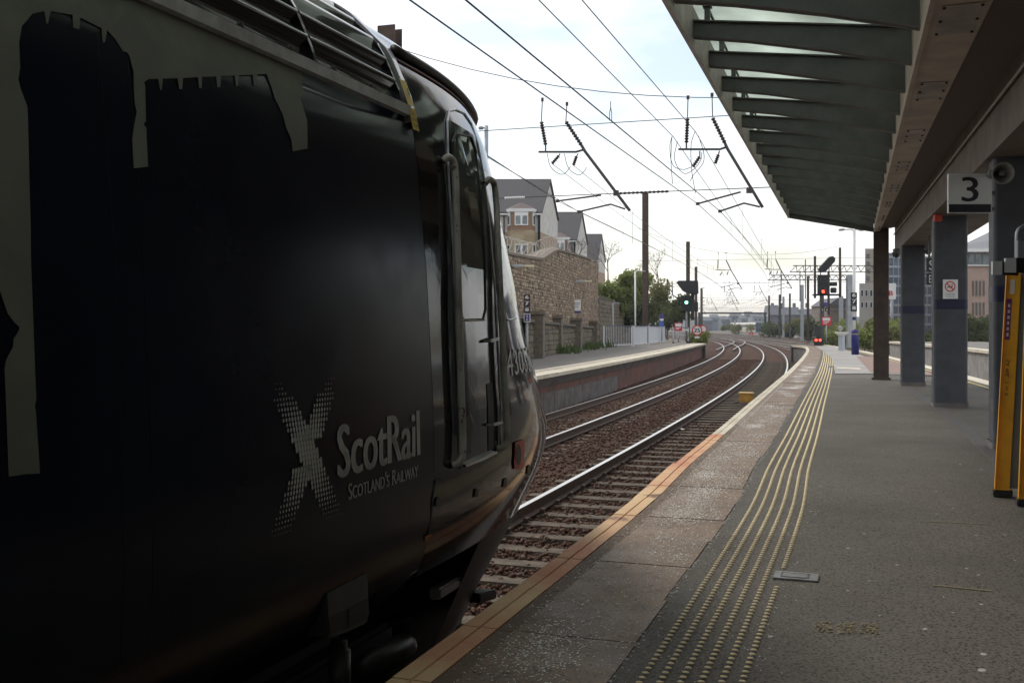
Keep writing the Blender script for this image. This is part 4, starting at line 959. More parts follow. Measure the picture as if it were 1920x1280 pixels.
mb, a, b = face_box(1071, 1089, 562, 582.5, Z_, .05); obj('board', mb, M['white'], NB)
mb, a, b = face_box(1071, 1089, 583, 587, Z_, .05); obj('blue_strip', mb, mat('blue_strip', (.03, .035, .16), .5), NB)
for k, y in enumerate((568, 571, 575)): obj('text_line', MB().box(at(1080, y, Z_-.03), (.42-.08*k, .004, .035)), mat('print_grey', (.2, .2, .3), .6), NB)
# weeds at the wall foot
M['grass'] = mat('weed_green', (.07, .11, .025), .8, (.05, .075, .02), 4)
wm = MB()
for x, y, n_, sp_ in ((1030, 663, 170, .5), (1060, 660, 90, .35), (1100, 654, 110, .45), (1123, 651, 80, .4), (1090, 656, 50, .5)):
    c = gp(x, y, PZ)
    for _ in range(n_):
        p = c+Vector((random.gauss(0, sp_), random.gauss(0, .3), 0)); h = random.uniform(.1, .5); w = random.uniform(.02, .05); l = Vector((random.uniform(-.15, .15), random.uniform(-.15, .15), h))
        wm.add([p+Vector((-w, 0, 0)), p+Vector((w, 0, 0)), p+l*.6+Vector((w, 0, 0)), p+l], [(0, 1, 2, 3)])
wo = obj('weeds', wm, M['grass']); wo['kind'] = 'stuff'; wo['label'] = 'green weeds along the foot of the low stone wall'

# ------------------------------------------------------------------ fences on the opposite platform
M['fence'] = mat('fence_pale_grey', (.62, .64, .67), .5); M['fence_blue'] = mat('fence_rail_blue', (.07, .085, .16), .5)
def bar_fence(label, p0, p1, h, nb, name='platform_fence', mp=None):
    p0, p1 = Vector(p0), Vector(p1); Fn = thing(name, p0, label, 'fence')
    up = Vector((0, 0, 1))
    obj('top_rail', MB().bar(p0+up*h, p1+up*h, .05, .05), M['fence_blue'], Fn); obj('bottom_rail', MB().bar(p0+up*.1, p1+up*.1, .04, .04), M['fence'], Fn)
    br_ = MB().box((0, 0, (h+.1)/2), (.022, .022, h-.1)).mesh('bar', M['fence'])
    for i in range(nb): place('bar', br_, p0.lerp(p1, (i+.5)/nb), 0, Fn)
    for q in (p0, p1): obj('post', MB().box(q+up*(h/2+.02), (.07, .07, h+.04)), M['fence'], Fn)
    return Fn
fA, fB, fC, fD = gp(1132, 651, PZ), gp(1185, 648.5, PZ), gp(1213, 645.5, PZ), gp(1246, 642, PZ)
bar_fence('grey barred fence across the end of the opposite platform', fA, fB, 1.26, 17)
bar_fence('pale grey fence along the opposite platform, nearer of the two beside the brown mast', fB+Vector((.12, .1, 0)), fC, 1.26, 60)
bar_fence('pale grey fence along the opposite platform, farther of the two beside the brown mast', fC+Vector((.2, .5, 0)), fD, 1.26, 70)
bar_fence('short pale barred fence under the red and white notice', gp(1262, 641, PZ), gp(1291, 640, PZ), 1.15, 12)

# ------------------------------------------------------------------ houses above the wall
M['slate'] = mat('roof_slate', (.060, .055, .058), .8, (.085, .08, .08), 7, 8, bump=.03, bscale=12, stretch=(1, 1, 4))
M['render'] = mat('white_render', (.62, .60, .56), .85, (.52, .5, .47), 1.5, 6)
M['buff'] = mat('buff_stone', (.40, .32, .21), .85, (.30, .23, .14), 1.2, 6)
M['redbrk'] = mat('red_brick_pier', (.27, .16, .095), .85, (.22, .13, .08), 4)
M['pinkbrk'] = mat('pinkish_brick', (.40, .28, .20), .85, (.33, .24, .17), 2)
M['wframe'] = mat('white_window_frame', (.75, .75, .74), .5)
M['wglass'] = mat('window_glass', (.16, .20, .22), .08, (.05, .07, .08), 1.3, spec=.8)
M['wdark'] = mat('dark_window_glass', (.02, .024, .028), .05, spec=.8)
def house(label, xr, yr, xe, Z, sc, full=True):
    """right gable corner at pixel xr; ridge at yr; sc metres per pixel"""
    sc = Z/F
    def P(x, y, dy=0): return at(x, y, Z)+Vector((0, dy, 0))
    H = thing('gabled_house', P(xe, 640), label, 'house')
    D = 9.0; slope_x = xe-xr                           # front right corner px xe, ridge end px xr
    return H, P
def build_house(label, Z, x_left, x_ridge, y_ridge, x_eave, y_eave, y_band, y_bot, bay=None):
    k = Z/F
    P = lambda x, y, d=0: at(x, y, Z)+Vector((0, d, 0))
    H = thing('gabled_house', P(x_eave, y_bot), label, 'house'); D = 8.0
    # the front faces the camera; the right gable recedes
    fr = P(x_eave, y_eave); fl = P(x_left, y_eave); zt = P(0, y_ridge).z; zb = P(0, y_bot).z; ze = fr.z; zband = P(0, y_band).z
    gx = Vector(((x_ridge-x_eave)*k, 0, 0))
    dep = Vector((1.9, D, 0))                           # gable wall runs back and a little to the right
    rr = fr+dep*.5; rr = Vector((rr.x, rr.y, zt)); rl = rr+Vector((fl.x-fr.x, 0, 0)); br_ = fr+dep; bl_ = fl+dep
    ov = Vector((.18, 0, 0)); en = Vector((0, -.35, -.22))
    obj('front_wall', MB().prism([fl, fr, Vector((fr.x, fr.y, zband)), Vector((fl.x, fl.y, zband))], (0, .3, 0)), M['render'], H)
    obj('lower_wall', MB().prism([Vector((fl.x, fl.y, zband)), Vector((fr.x, fr.y, zband)), Vector((fr.x, fr.y, zb)), Vector((fl.x, fl.y, zb))], (0, .3, 0)), M['buff'], H)
    g = Vector((.02, 0, 0))
    obj('gable_wall', MB().prism([Vector((fr.x, fr.y, zband))+g, Vector((br_.x, br_.y, zband))+g, br_+g, rr+g, fr+g], (-.25, 0, 0)), M['render'], H)
    obj('lower_gable', MB().prism([Vector((fr.x, fr.y, zb))+g, Vector((br_.x, br_.y, zb))+g, Vector((br_.x, br_.y, zband))+g, Vector((fr.x, fr.y, zband))+g], (-.25, 0, 0)), M['pinkbrk'], H)
    up = Vector((0, 0, .12))
    RF = obj('roof', MB().prism([fl+en+up, fr+en+ov+up, rr+ov+up, rl+up], (0, 0, .14)).prism([rl+up, rr+ov+up, br_+ov+up, bl_+up], (0, 0, .14)), M['slate'], H)
    obj('gutter', MB().bar(fl+en+Vector((0, -.08, .05)), fr+en+Vector((.1, -.08, .05)), .14, .12), M['wframe'], H)
    if bay:
        x0, x1, yt, ym, yl = bay
        a, b = P(x0, yt), P(x1, yt); w = b.x-a.x; c = (a.x+b.x)/2; y = fr.y
        pl = [(-.5*w, 0), (-.36*w, -.9), (.36*w, -.9), (.5*w, 0)]
        z_t = a.z; z_b = P(0, ym).z; z_l = zb
        def ring(z, m=1): return [Vector((c+px*m, y+py*m-.02, z)) for px, py in pl]
        obj('bay_lower', MB().grid([ring(z_l), ring(z_b)]), M['buff'], H); obj('bay_upper', MB().grid([ring(z_b, .985), ring(z_t, .985)]), M['redbrk'], H)
        obj('bay_cornice', MB().grid([ring(z_t-.1, 1.1), ring(z_t+.18, 1.13), [Vector((c, y, z_t+.18))]*4]), M['wframe'], H)
        ap = P(0, yt-16*92/Z).z
        obj('bay_roof', MB().grid([ring(z_t+.19, 1.12), [Vector((c+px*.12, y+py*.1-.1, ap)) for px, py in pl]]), mat('bay_roof_copper', (.14, .10, .09), .7, (.1, .07, .06), 8), H)
        for (zt_, zb_, sil) in ((z_t-.12, z_b+.42, 'u'), (P(0, ym+26*92/Z).z, P(0, ym+48*92/Z).z, 'l')):
            for i, (p0, p1) in enumerate(((pl[0], pl[1]), (pl[1], pl[2]), (pl[2], pl[3]))):
                A, B = Vector((c+p0[0], y+p0[1]-.02, 0)), Vector((c+p1[0], y+p1[1]-.02, 0)); d = (B-A).normalized(); nr = Vector((d.y, -d.x, 0)); Ln = (B-A).length
                f0, f1 = (.2, .8) if i != 1 else (.17, .83)
                q0, q1 = A.lerp(B, f0)+nr*.05, A.lerp(B, f1)+nr*.05
                W_ = obj('window', MB().prism([q0+Vector((0, 0, zb_)), q1+Vector((0, 0, zb_)), q1+Vector((0, 0, zt_)), q0+Vector((0, 0, zt_))], -nr*.06), M['wframe'], H)
                nP = 2 if i == 1 else 1
                for j in range(nP):
                    g0, g1 = q0.lerp(q1, j/nP)+d*.09, q0.lerp(q1, (j+1)/nP)-d*.09
                    head = (zt_-zb_)*(.28 if sil == 'u' else .08)
                    gp_ = obj('pane', MB().add([g0+nr*.012+Vector((0, 0, zb_+.1)), g1+nr*.012+Vector((0, 0, zb_+.1)), g1+nr*.012+Vector((0, 0, zt_-head)), g0+nr*.012+Vector((0, 0, zt_-head))], [(0, 1, 2, 3)]), M['wglass'] if sil == 'u' else M['wdark'], H)
                    gp_.parent = W_; gp_.matrix_parent_inverse = Matrix()
        for px in (x0-6*92/Z, x1+6*92/Z):
            obj('downpipe', MB().tube([P(px, yt, -.1), P(px, y_bot, -.1)], .06, 6), M['rubber'], H)
    return H
build_house('nearest gabled house with slate roof and bay window above the stone wall', 92, 880, 1020, 329, 1013, 399, 435, 520, (951, 1004, 397, 433, 480))
build_house('middle gabled house with slate roof above the stone wall', 118, 1000, 1082, 394, 1079, 450, 478, 540, (1030, 1068, 449, 477, 520))
build_house('farthest and smallest gabled house at the end of the stone wall', 147, 1070, 1124, 437, 1119, 487, 508, 560, None)

# ------------------------------------------------------------------ overhead line equipment
M['mast'] = mat('mast_rust_brown', (.085, .052, .036), .75, (.05, .032, .024), 5, 6)
M['wire'] = mat('wire_dark', (.03, .03, .032), .5)
M['insul'] = mat('insulator_brown', (.05, .035, .03), .35)
M['ole'] = mat('registration_steel', (.06, .05, .045), .55)
M['galv'] = mat('galvanised_grey', (.36, .38, .40), .5, (.3, .31, .33), 4)
SH = 24.0
C0 = trk(SH); ph1 = phi(SH)
def hp(x, y):
    r = (x-960)/F; w = (r*C0.y-C0.x)/(cos(ph1)+sin(ph1)*r); Z = C0.y-sin(ph1)*w
    return w, (HOR-y)*Z/F
def hpt(s, w, H): return trk(s, w, CZ+H)
def insul(mb, a, b, r=.055, n=9):
    a, b = Vector(a), Vector(b); pts = []; rs = []
    for i in range(n*2+1): pts.append(a.lerp(b, i/(n*2))); rs.append(r if i % 2 else r*.45)
    return mb.tube(pts, rs, 8)
def mast(label, p, top, w=.4, m=None, name='catenary_mast', rz=-.3):
    mb = MB(); p = Vector(p); h = top-p.z; m = m or M['mast']
    T = thing(name, p, label, 'mast', None)
    R = lambda x, y: Vector((x*cos(rz)-y*sin(rz), x*sin(rz)+y*cos(rz), 0))
    for sgn in (-1, 1): obj('flange', MB().box(p+R(0, sgn*w*.46)+Vector((0, 0, h/2)), (w, w*.07, h), rz), m, T)
    obj('web', MB().box(p+Vector((0, 0, h/2)), (w*.06, w*.85, h), rz), m, T)
    obj('base', MB().box(p+Vector((0, 0, .1)), (w*1.5, w*1.5, .25), rz), M['conc_dark'], T)
    return T
def assembly(s, wo, T, scale=1.0, which='R'):
    """drop bracket with its insulators and registration arms, laid out in the plane across the tracks"""
    if which == 'R':
        tops = [((1290, 183), (1289, 221)), ((1335, 178), (1336, 218))]; ins = [((1289, 222), (1287, 268)), ((1336, 221), (1359, 268))]
        pipe = [(1359, 268), (1364, 279), (1430, 389)]; barp = [(1272, 280), (1350, 280), (1362, 276)]; arms = [[(1308, 382), (1389, 360)], [(1350, 396), (1395, 381), (1425, 388)]]; hang = [((1312, 283), (1312, 294), (1299, 313)), ((1349, 283), (1347, 290), (1341, 307))]
        lo = 0.0
    else:
        tops = [((1017, 187), (1015, 228)), ((1063, 195), (1061, 228))]; ins = [((1015, 228), (1023, 272)), ((1061, 228), (1090, 272))]
        pipe = [(1090, 272), (1097, 284), (1181, 395)]; barp = [(1010, 285), (1080, 285), (1094, 281)]; arms = [[(1045, 377), (1127, 366)], [(1085, 397), (1145, 383), (1172, 392)]]; hang = [((1050, 288), (1048, 292), (1035, 307)), ((1084, 288), (1081, 293), (1075, 310))]
    def q(p):
        w, H = hp(*p); return hpt(s, wo+w, H)
    for a, b in tops: obj('suspension_wire', MB().tube([q(a), q(b)], .012, 5), M['wire'], T); obj('clamp', MB().box(q(a), (.06, .06, .08)), M['ole'], T)
    for a, b in ins: obj('insulator', insul(MB(), q(a), q(b)), M['insul'], T)
    mb = MB()
    for a, b in ins[:1]: mb.tube([q(b), q((b[0], barp[0][1]))], .02, 6)
    obj('drop_tube', MB().tube([q(p) for p in pipe], .035, 8), M['ole'], T)
    obj('cross_tube', mb.tube([q(p) for p in barp], .026, 6), M['ole'], T)
    for a in arms: obj('registration_arm', MB().tube([q(p) for p in a], .022, 6), M['ole'], T); obj('wire_clip', MB().box(q(a[0]), (.07, .1, .06)), M['ole'], T)
    for a, b, c in hang: obj('hanging_insulator', insul(MB().tube([q(a), q(b)], .015, 5), q(b), q(c), .05, 5), M['insul'], T)
    obj('steady_clamp', MB().box(q((1405, 357) if which == 'R' else (1155, 362)), (.12, .1, .12)), M['ole'], T)
def headspan(s, label, wl_, wr_, zl, zr, detail=True):
    T = thing('headspan', trk(s, 0, CZ+3), label, 'overhead span')
    zb1 = hp(1300, 357)[1]; zb2 = hp(1300, 221)[1]; zb3 = hp(1300, 182)[1]
    A, B = wl_, wr_
    for zm, sag_l, r_ in ((zb1, .0, .011), (zb2, .0, .010)):
        n_ = 14; obj('span_wire', MB().tube([hpt(s, A+(B-A)*i/n_, zm) for i in range(n_+1)], r_, 5), M['wire'], T)
    for dz_ in (0, ):
        pts = []; wm_ = (A+B)/2
        for i in range(21):
            w = A+(B-A)*i/20; u = (w-wm_)/((B-A)/2); pts.append(hpt(s, w, zb3-.15+(min(zl, zr)-CZ-.3-zb3)*abs(u)**2.2))
        obj('head_wire', MB().tube(pts, .010, 5), M['wire'], T)
    assembly(s, 0, T, which='R')
    if detail: assembly(s, 0, T, which='L')
    else: assembly(s, -3.36, T, which='R')
    return T
wL = hp(731, 60)[0]; PL1 = trk(SH, wL, PZ); 
mast('brown mast top rising behind the train roof', PL1, CZ+hp(731, 52)[1], .46)
HSP = headspan(SH, 'nearest overhead span with hanging insulators and bent registration tubes', wL, 13.5, CZ+hp(731, 52)[1], CZ+hp(731, 52)[1])
mast('brown mast beyond the right tracks carrying the nearest overhead span', trk(SH, 13.6, -.3), CZ+6.9, .46)
for x0, x1, y in ((946, 984, 370), (1160, 1254, 361)):
    (wa, Ha), (wb, Hb) = hp(x0, y), hp(x1, y); zz = hp(1300, 357)[1]
    obj('span_insulator', insul(MB(), hpt(SH, wa, zz), hpt(SH, wb, zz), .035, 12), M['white'] if x0 < 1000 else M['insul'], HSP)
def wire(name, label, pts, r, cat='wire', group=None):
    return tag(obj(name, MB().tube(pts, r, 5), M['wire']), label, cat, group)
def through(px, x_top, y_top=0, back=1.6):      # straight wire through a support pixel and a pixel further up towards the camera
    w, H = hp(*px); a = hpt(SH, w, H); Z = H*F/(HOR-y_top); b = Vector(((x_top-960)*Z/F, Z, CZ+H)); return a, b+(b-a)*back
NEXT = 74.0
supp = [NEXT, 122.0, 172.0, 222.0, 275.0]
specs = [('contact_wire', (1308, 382), 768, 0, -.2, 2.8, .0085, 'lower contact wire of the near track, leftmost at the top of the picture'), ('contact_wire', (1350, 396), 873, 0, .15, 2.6, .0085, 'lower contact wire of the near track, second from left at the top of the picture'),
         ('catenary_wire', (1262, 256), 1010, 0, -.15, 4.0, .0085, 'upper catenary wire of the near track, third from left at the top of the picture'), ('catenary_wire', (1304, 247), 1091, 0, .12, 4.1, .0085, 'upper catenary wire nearest the canopy at the top of the picture'),
         ('contact_wire', (1045, 377), 905, 286, -3.5, 2.8, .008, 'contact wire of the far track emerging above the train nose'), ('contact_wire', (1085, 397), 960, 322, -3.2, 2.6, .008, 'second contact wire of the far track passing the gabled roof'),
         ('catenary_wire', (1035, 307), 935, 205, -3.45, 4.0, .007, 'faint catenary wire of the far track left of the left bent tube'), ('catenary_wire', (1075, 310), 985, 215, -3.25, 4.1, .007, 'faint catenary wire of the far track beside the left bent tube')]
WD = {}
for nm, px, xt, yt, off2, H2, r, lab in specs:
    a, b = through(px, xt, yt); w0, H0 = hp(*px); up = nm.startswith('cat')
    pts = [b, a] if not (up and px[0] < 1200) else [a]
    prev = (SH, w0, H0)
    for i, s in enumerate(supp):
        cur = (s, off2+(.2 if i % 2 else -.2), H2)
        for k in range(1, 9):
            u = k/8; sg = -(.75 if up else .06)*4*u*(1-u); pts.append(trk(prev[0]+(cur[0]-prev[0])*u, prev[1]+(cur[1]-prev[1])*u, CZ+prev[2]+(cur[2]-prev[2])*u+sg))
        prev = cur
    WD[lab] = wire(nm, lab, pts, r)
    if nm == 'contact_wire':
        for i, (s0, s1) in enumerate(zip([SH]+supp[:3], supp[:4])):
            for k in range(1, 6):
                u = k/6; s = s0+(s1-s0)*u; o_ = off2+(.2-.4*u if i % 2 else -.2+.4*u); zt = CZ+4.0-.75*4*u*(1-u); zb = CZ+H2-.06*4*u*(1-u)
                d_ = obj('dropper', MB().tube([trk(s, o_, zb), trk(s, o_, max(zt, zb+.1))], .005, 4), M['wire']); d_.parent = WD[lab]
# jumper loops hanging beside the near span
def jl(px, Zq, label):
    return wire('jumper_wire', label, cr([at(x, y, Zq) for x, y in px], 6), .008, 'wire')
jl([(1260, 256), (1256, 275), (1262, 310), (1281, 318), (1297, 313)], 23.2, 'looped jumper wire left of the right bent tube')
jl([(1260, 256), (1258, 300), (1261, 345)], 23.2, 'straight jumper wire falling to the contact wire, leftmost of the loops')
jl([(1270, 265), (1265, 300), (1282, 325), (1300, 318), (1314, 300), (1316, 285)], 23.1, 'wide jumper loop under the short cross tube')
jl([(1303, 247), (1296, 270), (1297, 320), (1304, 362)], 23.0, 'jumper wire hanging through the middle of the right bracket')
jl([(1310, 255), (1320, 300), (1299, 330), (1294, 340)], 22.9, 'curled jumper tail under the right bracket')
jl([(1026, 288), (1032, 312), (1046, 325), (1058, 326), (1070, 312)], 24.0, 'jumper loop hanging under the left bracket')
jl([(1058, 288), (1066, 315), (1085, 328), (1098, 318), (1099, 313)], 24.0, 'second jumper loop hanging under the left bracket')
WI = [(1146, 188, 230, 26)]
dr = tag(obj('stirrup_dropper', MB().tube([at(1145, 190, 15), at(1145, 202, 15), at(1143, 212, 15), at(1143, 226, 15)], .006, 5).tube([at(1145, 202, 15), at(1147, 212, 15), at(1147, 226, 15)], .006, 5), M['wire']), 'thin forked dropper hanging between the two near wires', 'wire')
pm = [('tall brown mast standing behind the pale platform fence', at(1210, 643, 78), 78, 362), ('brown mast behind the green signal', at(1290, 640, 123), 123, 453), ('shorter brown mast right of the green signal', at(1305, 636, 175), 175, 500)]
for lab, p, Z, yt in pm: mast(lab, (p.x, p.y, PZ-.3 if Z < 80 else -.3), CZ+(HOR-yt)*Z/F, .42)
for i, s in enumerate(supp[:4]):
    headspan(s, 'distant overhead span over the curving tracks, %s one behind the nearest' % ['first', 'second', 'third', 'fourth'][i], -9.5, 8.5, CZ+7.5, CZ+7.5, False)
# ------------------------------------------------------------------ signs, posts and signals on the opposite platform
M['grn'] = mat('signal_green_lens', (.25, 1, .62), .3, emit=4.0); M['redl'] = mat('signal_red_lens', (1, .05, .03), .3, emit=4.0)
M['sigblk'] = mat('signal_black', (.014, .014, .015), .6); M['purple'] = mat('sign_purple', (.06, .035, .2), .5); M['blue'] = mat('post_blue', (.012, .016, .14), .45); M['signred'] = mat('sign_red', (.55, .02, .03), .5); M['bluesign'] = mat('sign_blue', (.05, .12, .4), .5)
def pbox(name, x0, x1, y0, y1, Z, th, m, parent, bevel=0, dy=0):
    a, b = at(x0, y1, Z), at(x1, y0, Z); return obj(name, MB().box(((a.x+b.x)/2, Z+th/2+dy, (a.z+b.z)/2), (b.x-a.x, th, b.z-a.z)), m, parent, bevel=bevel)
def pole(name, x, y0, y1, Z, r, m, parent): return obj(name, MB().tube([at(x, y1, Z), at(x, y0, Z)], r, 10), m, parent, smooth=True)
def stack678(label, x0, x1, yy, Z, ybase):
    b = gp((x0+x1)/2, ybase, PZ); T = thing('platform_number_post', (b.x, b.y, PZ), label, 'sign'); h = (yy[-1]-yy[0])/3
    for i, d in enumerate('678'):
        pbox('number_plate', x0, x1, yy[0]+h*i+.3, yy[0]+h*(i+1)-.3, Z, .05, M['signblack'], T)
        cx_ = (x0+x1)/2; w = (x1-x0)*.25; sign_text('numeral', d, cx_-w, cx_+w, yy[0]+h*i+h*.16, yy[0]+h*i+h*.70, Z-.004, M['signwhite'], T, .012)
    return T
T = stack678('black sign stack numbered 6 7 8 with purple plate on the opposite platform', 982, 994, (552, 587), 36, 678)
pbox('purple_plate', 982, 994.5, 588, 604, 36, .05, M['signwhite'], T); pbox('purple_face', 983.5, 993, 589, 602, 35.97, .03, M['purple'], T)
for i, d in enumerate('56'): sign_text('numeral', d, 986.5, 990, 590.5+6*i, 595+6*i, 35.96, M['signwhite'], T)
pole('post', 988, 604, 677, 36.1, .05, M['galv'], T)
def lamp_post(label, x, ytop, ybase, Z, arms, m, r=.06):
    b = at(x, ybase, Z); T = thing('lamp_post', b, label, 'lamp post')
    pole('post', x, ytop, ybase, Z, r, m, T)
    for xe, ye in arms:
        obj('lamp_arm', MB().tube([at(x, ytop, Z), at(x+(xe-x)*.35, ye-.5, Z), at(xe, ye, Z)], .035, 6), m, T)
        d = 1 if xe > x else -1
        obj('lamp_head', MB().bar(at(xe-d*1, ye, Z), at(xe+d*9*46/max(Z, 46), ye+.6, Z), .28, .09), M['galv'], T, bevel=.03)
    return T
lamp_post('slim white lamp post with one arm in front of the bushes', 1191, 509, 645, 71, [(1205, 508)], M['white'])
lamp_post('short grey lamp post inside the barred fence', 1149, 568, 650, 64.5, [(1156, 568)], M['galv'])
lamp_post('grey lamp post top seen above the train nose', 912, 236, 560, 40, [(906, 240)], M['galv'], .08)
# green signal
Zs = 84
T = thing('railway_signal', at(1300, 636, Zs), 'green lit railway signal with wide black hood at the end of the opposite platform', 'signal')
obj('signal_hood', MB().prism([at(x, y, Zs-.5) for x, y in ((1269, 529), (1273, 526), (1309, 526), (1310, 550), (1303, 553), (1286, 548), (1281, 545))], (0, .35, 0)), M['sigblk'], T, bevel=.02)
pbox('signal_head', 1277, 1297, 554, 584, Zs, .35, M['sigblk'], T, .03)
obj('green_lens', MB().lathe(at(1287, 567, Zs-.03), [(0, .02), (.12, .0), (.13, -.04)], 16, axis=(0, -1, 0)), M['grn'], T, smooth=True)
obj('lens_hood', MB().lathe(at(1287, 567, Zs), [(.16, 0), (.17, .22)], 14, axis=(0, -1, 0)), M['sigblk'], T)
pbox('hood_post', 1296, 1302, 548, 600, Zs, .2, M['sigblk'], T); pbox('subsidiary_head', 1298, 1309, 566, 584, Zs+.3, .3, M['sigblk'], T, .02)
pole('post', 1287, 584, 640, Zs+.1, .09, M['galv'], T); obj('access_bracket', MB().tube([at(1260, 527, Zs), at(1261, 553, Zs), at(1277, 563, Zs)], .05, 6), M['sigblk'], T)
pbox('identity_plate', 1285, 1292, 617, 620, Zs-.2, .03, M['white'], T)
def speed(label, x, y, rpx, Z, txt):
    T = thing('speed_sign', at(x, 640, Z), label, 'sign')
    c = at(x, y, Z); R = rpx*Z/F
    obj('red_disc', MB().lathe(c, [(0, .03), (R, .03), (R, 0), (0, 0)], 28, axis=(0, -1, 0)), M['signred'], T)
    obj('white_disc', MB().lathe(c, [(0, .036), (R*.76, .036), (R*.76, .031)], 28, axis=(0, -1, 0)), M['signwhite'], T)
    if txt: sign_text('numeral', txt, x-rpx*.55, x+rpx*.55, y-rpx*.4, y+rpx*.4, Z-.045, M['signblack'], T, .02)
    pbox('lower_plate', x-rpx*.45, x+rpx*.45, y+rpx*1.15, y+rpx*1.5, Z, .03, M['white'], T); pole('post', x, y+rpx*.9, 634, Z+.08, .05, M['galv'], T)
speed('round 25 speed restriction sign with red rim beside the far track', 1307, 619, 10, 79, '25')
speed('second round speed sign half hidden behind the 25 sign', 1318, 617, 7.5, 92, '')
def redwhite(label, x0, x1, y0, y1, Z):
    T = thing('warning_sign', at((x0+x1)/2, 642, Z), label, 'sign')
    pbox('sign_board', x0, x1, y0, y1, Z, .04, M['signred'], T); pbox('white_panel', x0+(x1-x0)*.09, x1-(x1-x0)*.09, y0+(y1-y0)*.1, y0+(y1-y0)*.45, Z-.01, .008, M['signwhite'], T)
    for k in range(2): pbox('text_line', x0+(x1-x0)*.15, x1-(x1-x0)*(.2+.2*k), y0+(y1-y0)*(.56+.17*k), y0+(y1-y0)*(.64+.17*k), Z-.01, .008, M['signwhite'], T)
    pole('post', (x0+x1)/2, y1, 642, Z+.05, .04, M['galv'], T); return T
redwhite('red and white warning notice at the end of the opposite platform', 1265, 1279, 605, 620.5, 77)
T = thing('information_sign', at(1241, 640, 75.5), 'small purple and blue information signs on a post near the far fence', 'sign')
pbox('purple_panel', 1237, 1245, 588, 597, 75.5, .05, M['purple'], T); pbox('white_panel', 1237.5, 1244, 598, 601, 75.5, .05, M['white'], T); pbox('blue_panel', 1236, 1244.5, 602, 612, 75.5, .05, M['bluesign'], T); pole('post', 1241, 597, 640, 75.7, .04, M['galv'], T)
# ------------------------------------------------------------------ end of the near platform
Zp = 44.8
T = stack678('black sign stack numbered 6 7 8 on the blue based lamp post', 1595.5, 1607, (548, 584), Zp-.12, 666)
LP = lamp_post('tall lamp post with two arms and a blue base cover near the platform end', 1601.5, 432, 665, Zp, [(1582, 430.5), (1611, 430.5)], M['white'], .065)
obj('base_cover', MB().tube([at(1603, 665.5, Zp), at(1603, 620, Zp), at(1603, 617, Zp)], [.15, .15, .1], 14), M['blue'], LP, smooth=True)
obj('yellow_band', MB().tube([at(1603, 627, Zp), at(1603, 625.5, Zp)], .155, 14), M['yellowline'], LP); obj('blue_band', MB().tube([at(1601.5, 600, Zp), at(1601.5, 594, Zp)], .075, 12), M['blue'], LP)
obj('base_pipe', MB().tube([at(1609, 665.5, Zp), at(1609, 628, Zp)], .04, 8), M['blue'], LP)
Zc = 51.5
T = thing('equipment_pedestal', gp(1578, 657, PZ), 'pale grey pedestal with flared top and round dial near the platform end', 'pedestal')
obj('pedestal_body', MB().tube([at(1578, 657, Zc), at(1578, 628, Zc)], .165, 4), mat('pedestal_grey', (.42, .46, .5), .5), T)
obj('pedestal_top', MB().grid([[at(1578, y, Zc)+Vector((sx*w, sy*w, 0)) for sx, sy in ((-1, -1), (1, -1), (1, 1), (-1, 1))] for y, w in ((629, .13), (624, .27), (622.5, .27), (622.4, .01))], 0, True), M['white'], T)
obj('dial', MB().lathe(at(1575.5, 615, Zc), [(0, .04), (.1, .04), (.12, 0), (0, 0)], 16, axis=(0, -1, 0)), M['galv'], T, smooth=True); pole('dial_stem', 1575.5, 615, 623, Zc+.03, .03, M['galv'], T)
Zr = 71
T = thing('railway_signal', at(1546, 646, Zr), 'red lit railway signal with slanted route indicator at the platform end', 'signal')
pbox('signal_head', 1535, 1556, 515, 552, Zr, .35, M['sigblk'], T, .03)
obj('red_lens', MB().lathe(at(1543.5, 546.5, Zr-.03), [(0, .02), (.11, .0), (.12, -.04)], 16, axis=(0, -1, 0)), M['redl'], T, smooth=True)
obj('lens_hood', MB().lathe(at(1543.5, 546.5, Zr), [(.15, 0), (.16, .2)], 14, axis=(0, -1, 0)), M['sigblk'], T)
obj('route_indicator', MB().prism([at(x, y, Zr) for x, y in ((1535.5, 505), (1539, 499), (1556, 481), (1562, 480), (1566.5, 484), (1566, 490), (1549, 508), (1541, 511))], (0, .3, 0)), M['sigblk'], T, bevel=.02)
for x, y0, y1 in ((1528.5, 480, 559), (1575.5, 464, 557), (1554, 508, 590)): pbox('ladder_upright', x-1.8, x+1.8, y0, y1, Zr+.3, .12, M['brownsteel'], T)
pbox('platform_bar', 1527, 1577, 551, 554, Zr+.2, .5, M['sigblk'], T); pbox('post', 1538.5, 1545, 552, 646, Zr+.2, .22, mat('signal_post_grey', (.07, .065, .065), .6), T)
pbox('subsidiary_head', 1558, 1570, 529, 536, Zr, .3, M['sigblk'], T, .02); pbox('subsidiary_head', 1559, 1569, 539, 549, Zr, .3, M['sigblk'], T, .04)
pbox('blue_plate', 1545, 1553, 567, 574, Zr-.1, .04, M['purple'], T)
for i, x in enumerate((1539, 1547)): pbox('number_plate', x, x+6, 577, 584, Zr-.1, .04, M['signblack'], T); sign_text('numeral', '24'[i], x+1.5, x+4.5, 578.5, 582.5, Zr-.12, M['signwhite'], T)
redwhite('red and white warning notice below the red signal', 1541, 1558, 594, 610, 69.5)
T = thing('shunt_signal', at(1534, 647, 67), 'low black signal with two red lights at the platform end', 'signal')
pbox('signal_case', 1527.5, 1540, 611, 633, 67.3, .3, mat('case_dark', (.035, .035, .035), .6), T, .02); obj('lamp_case', MB().prism([at(x, y, 67) for x, y in ((1527, 643), (1527, 634), (1531, 631), (1537, 631), (1543, 636), (1543, 643))], (0, .25, 0)), M['sigblk'], T)
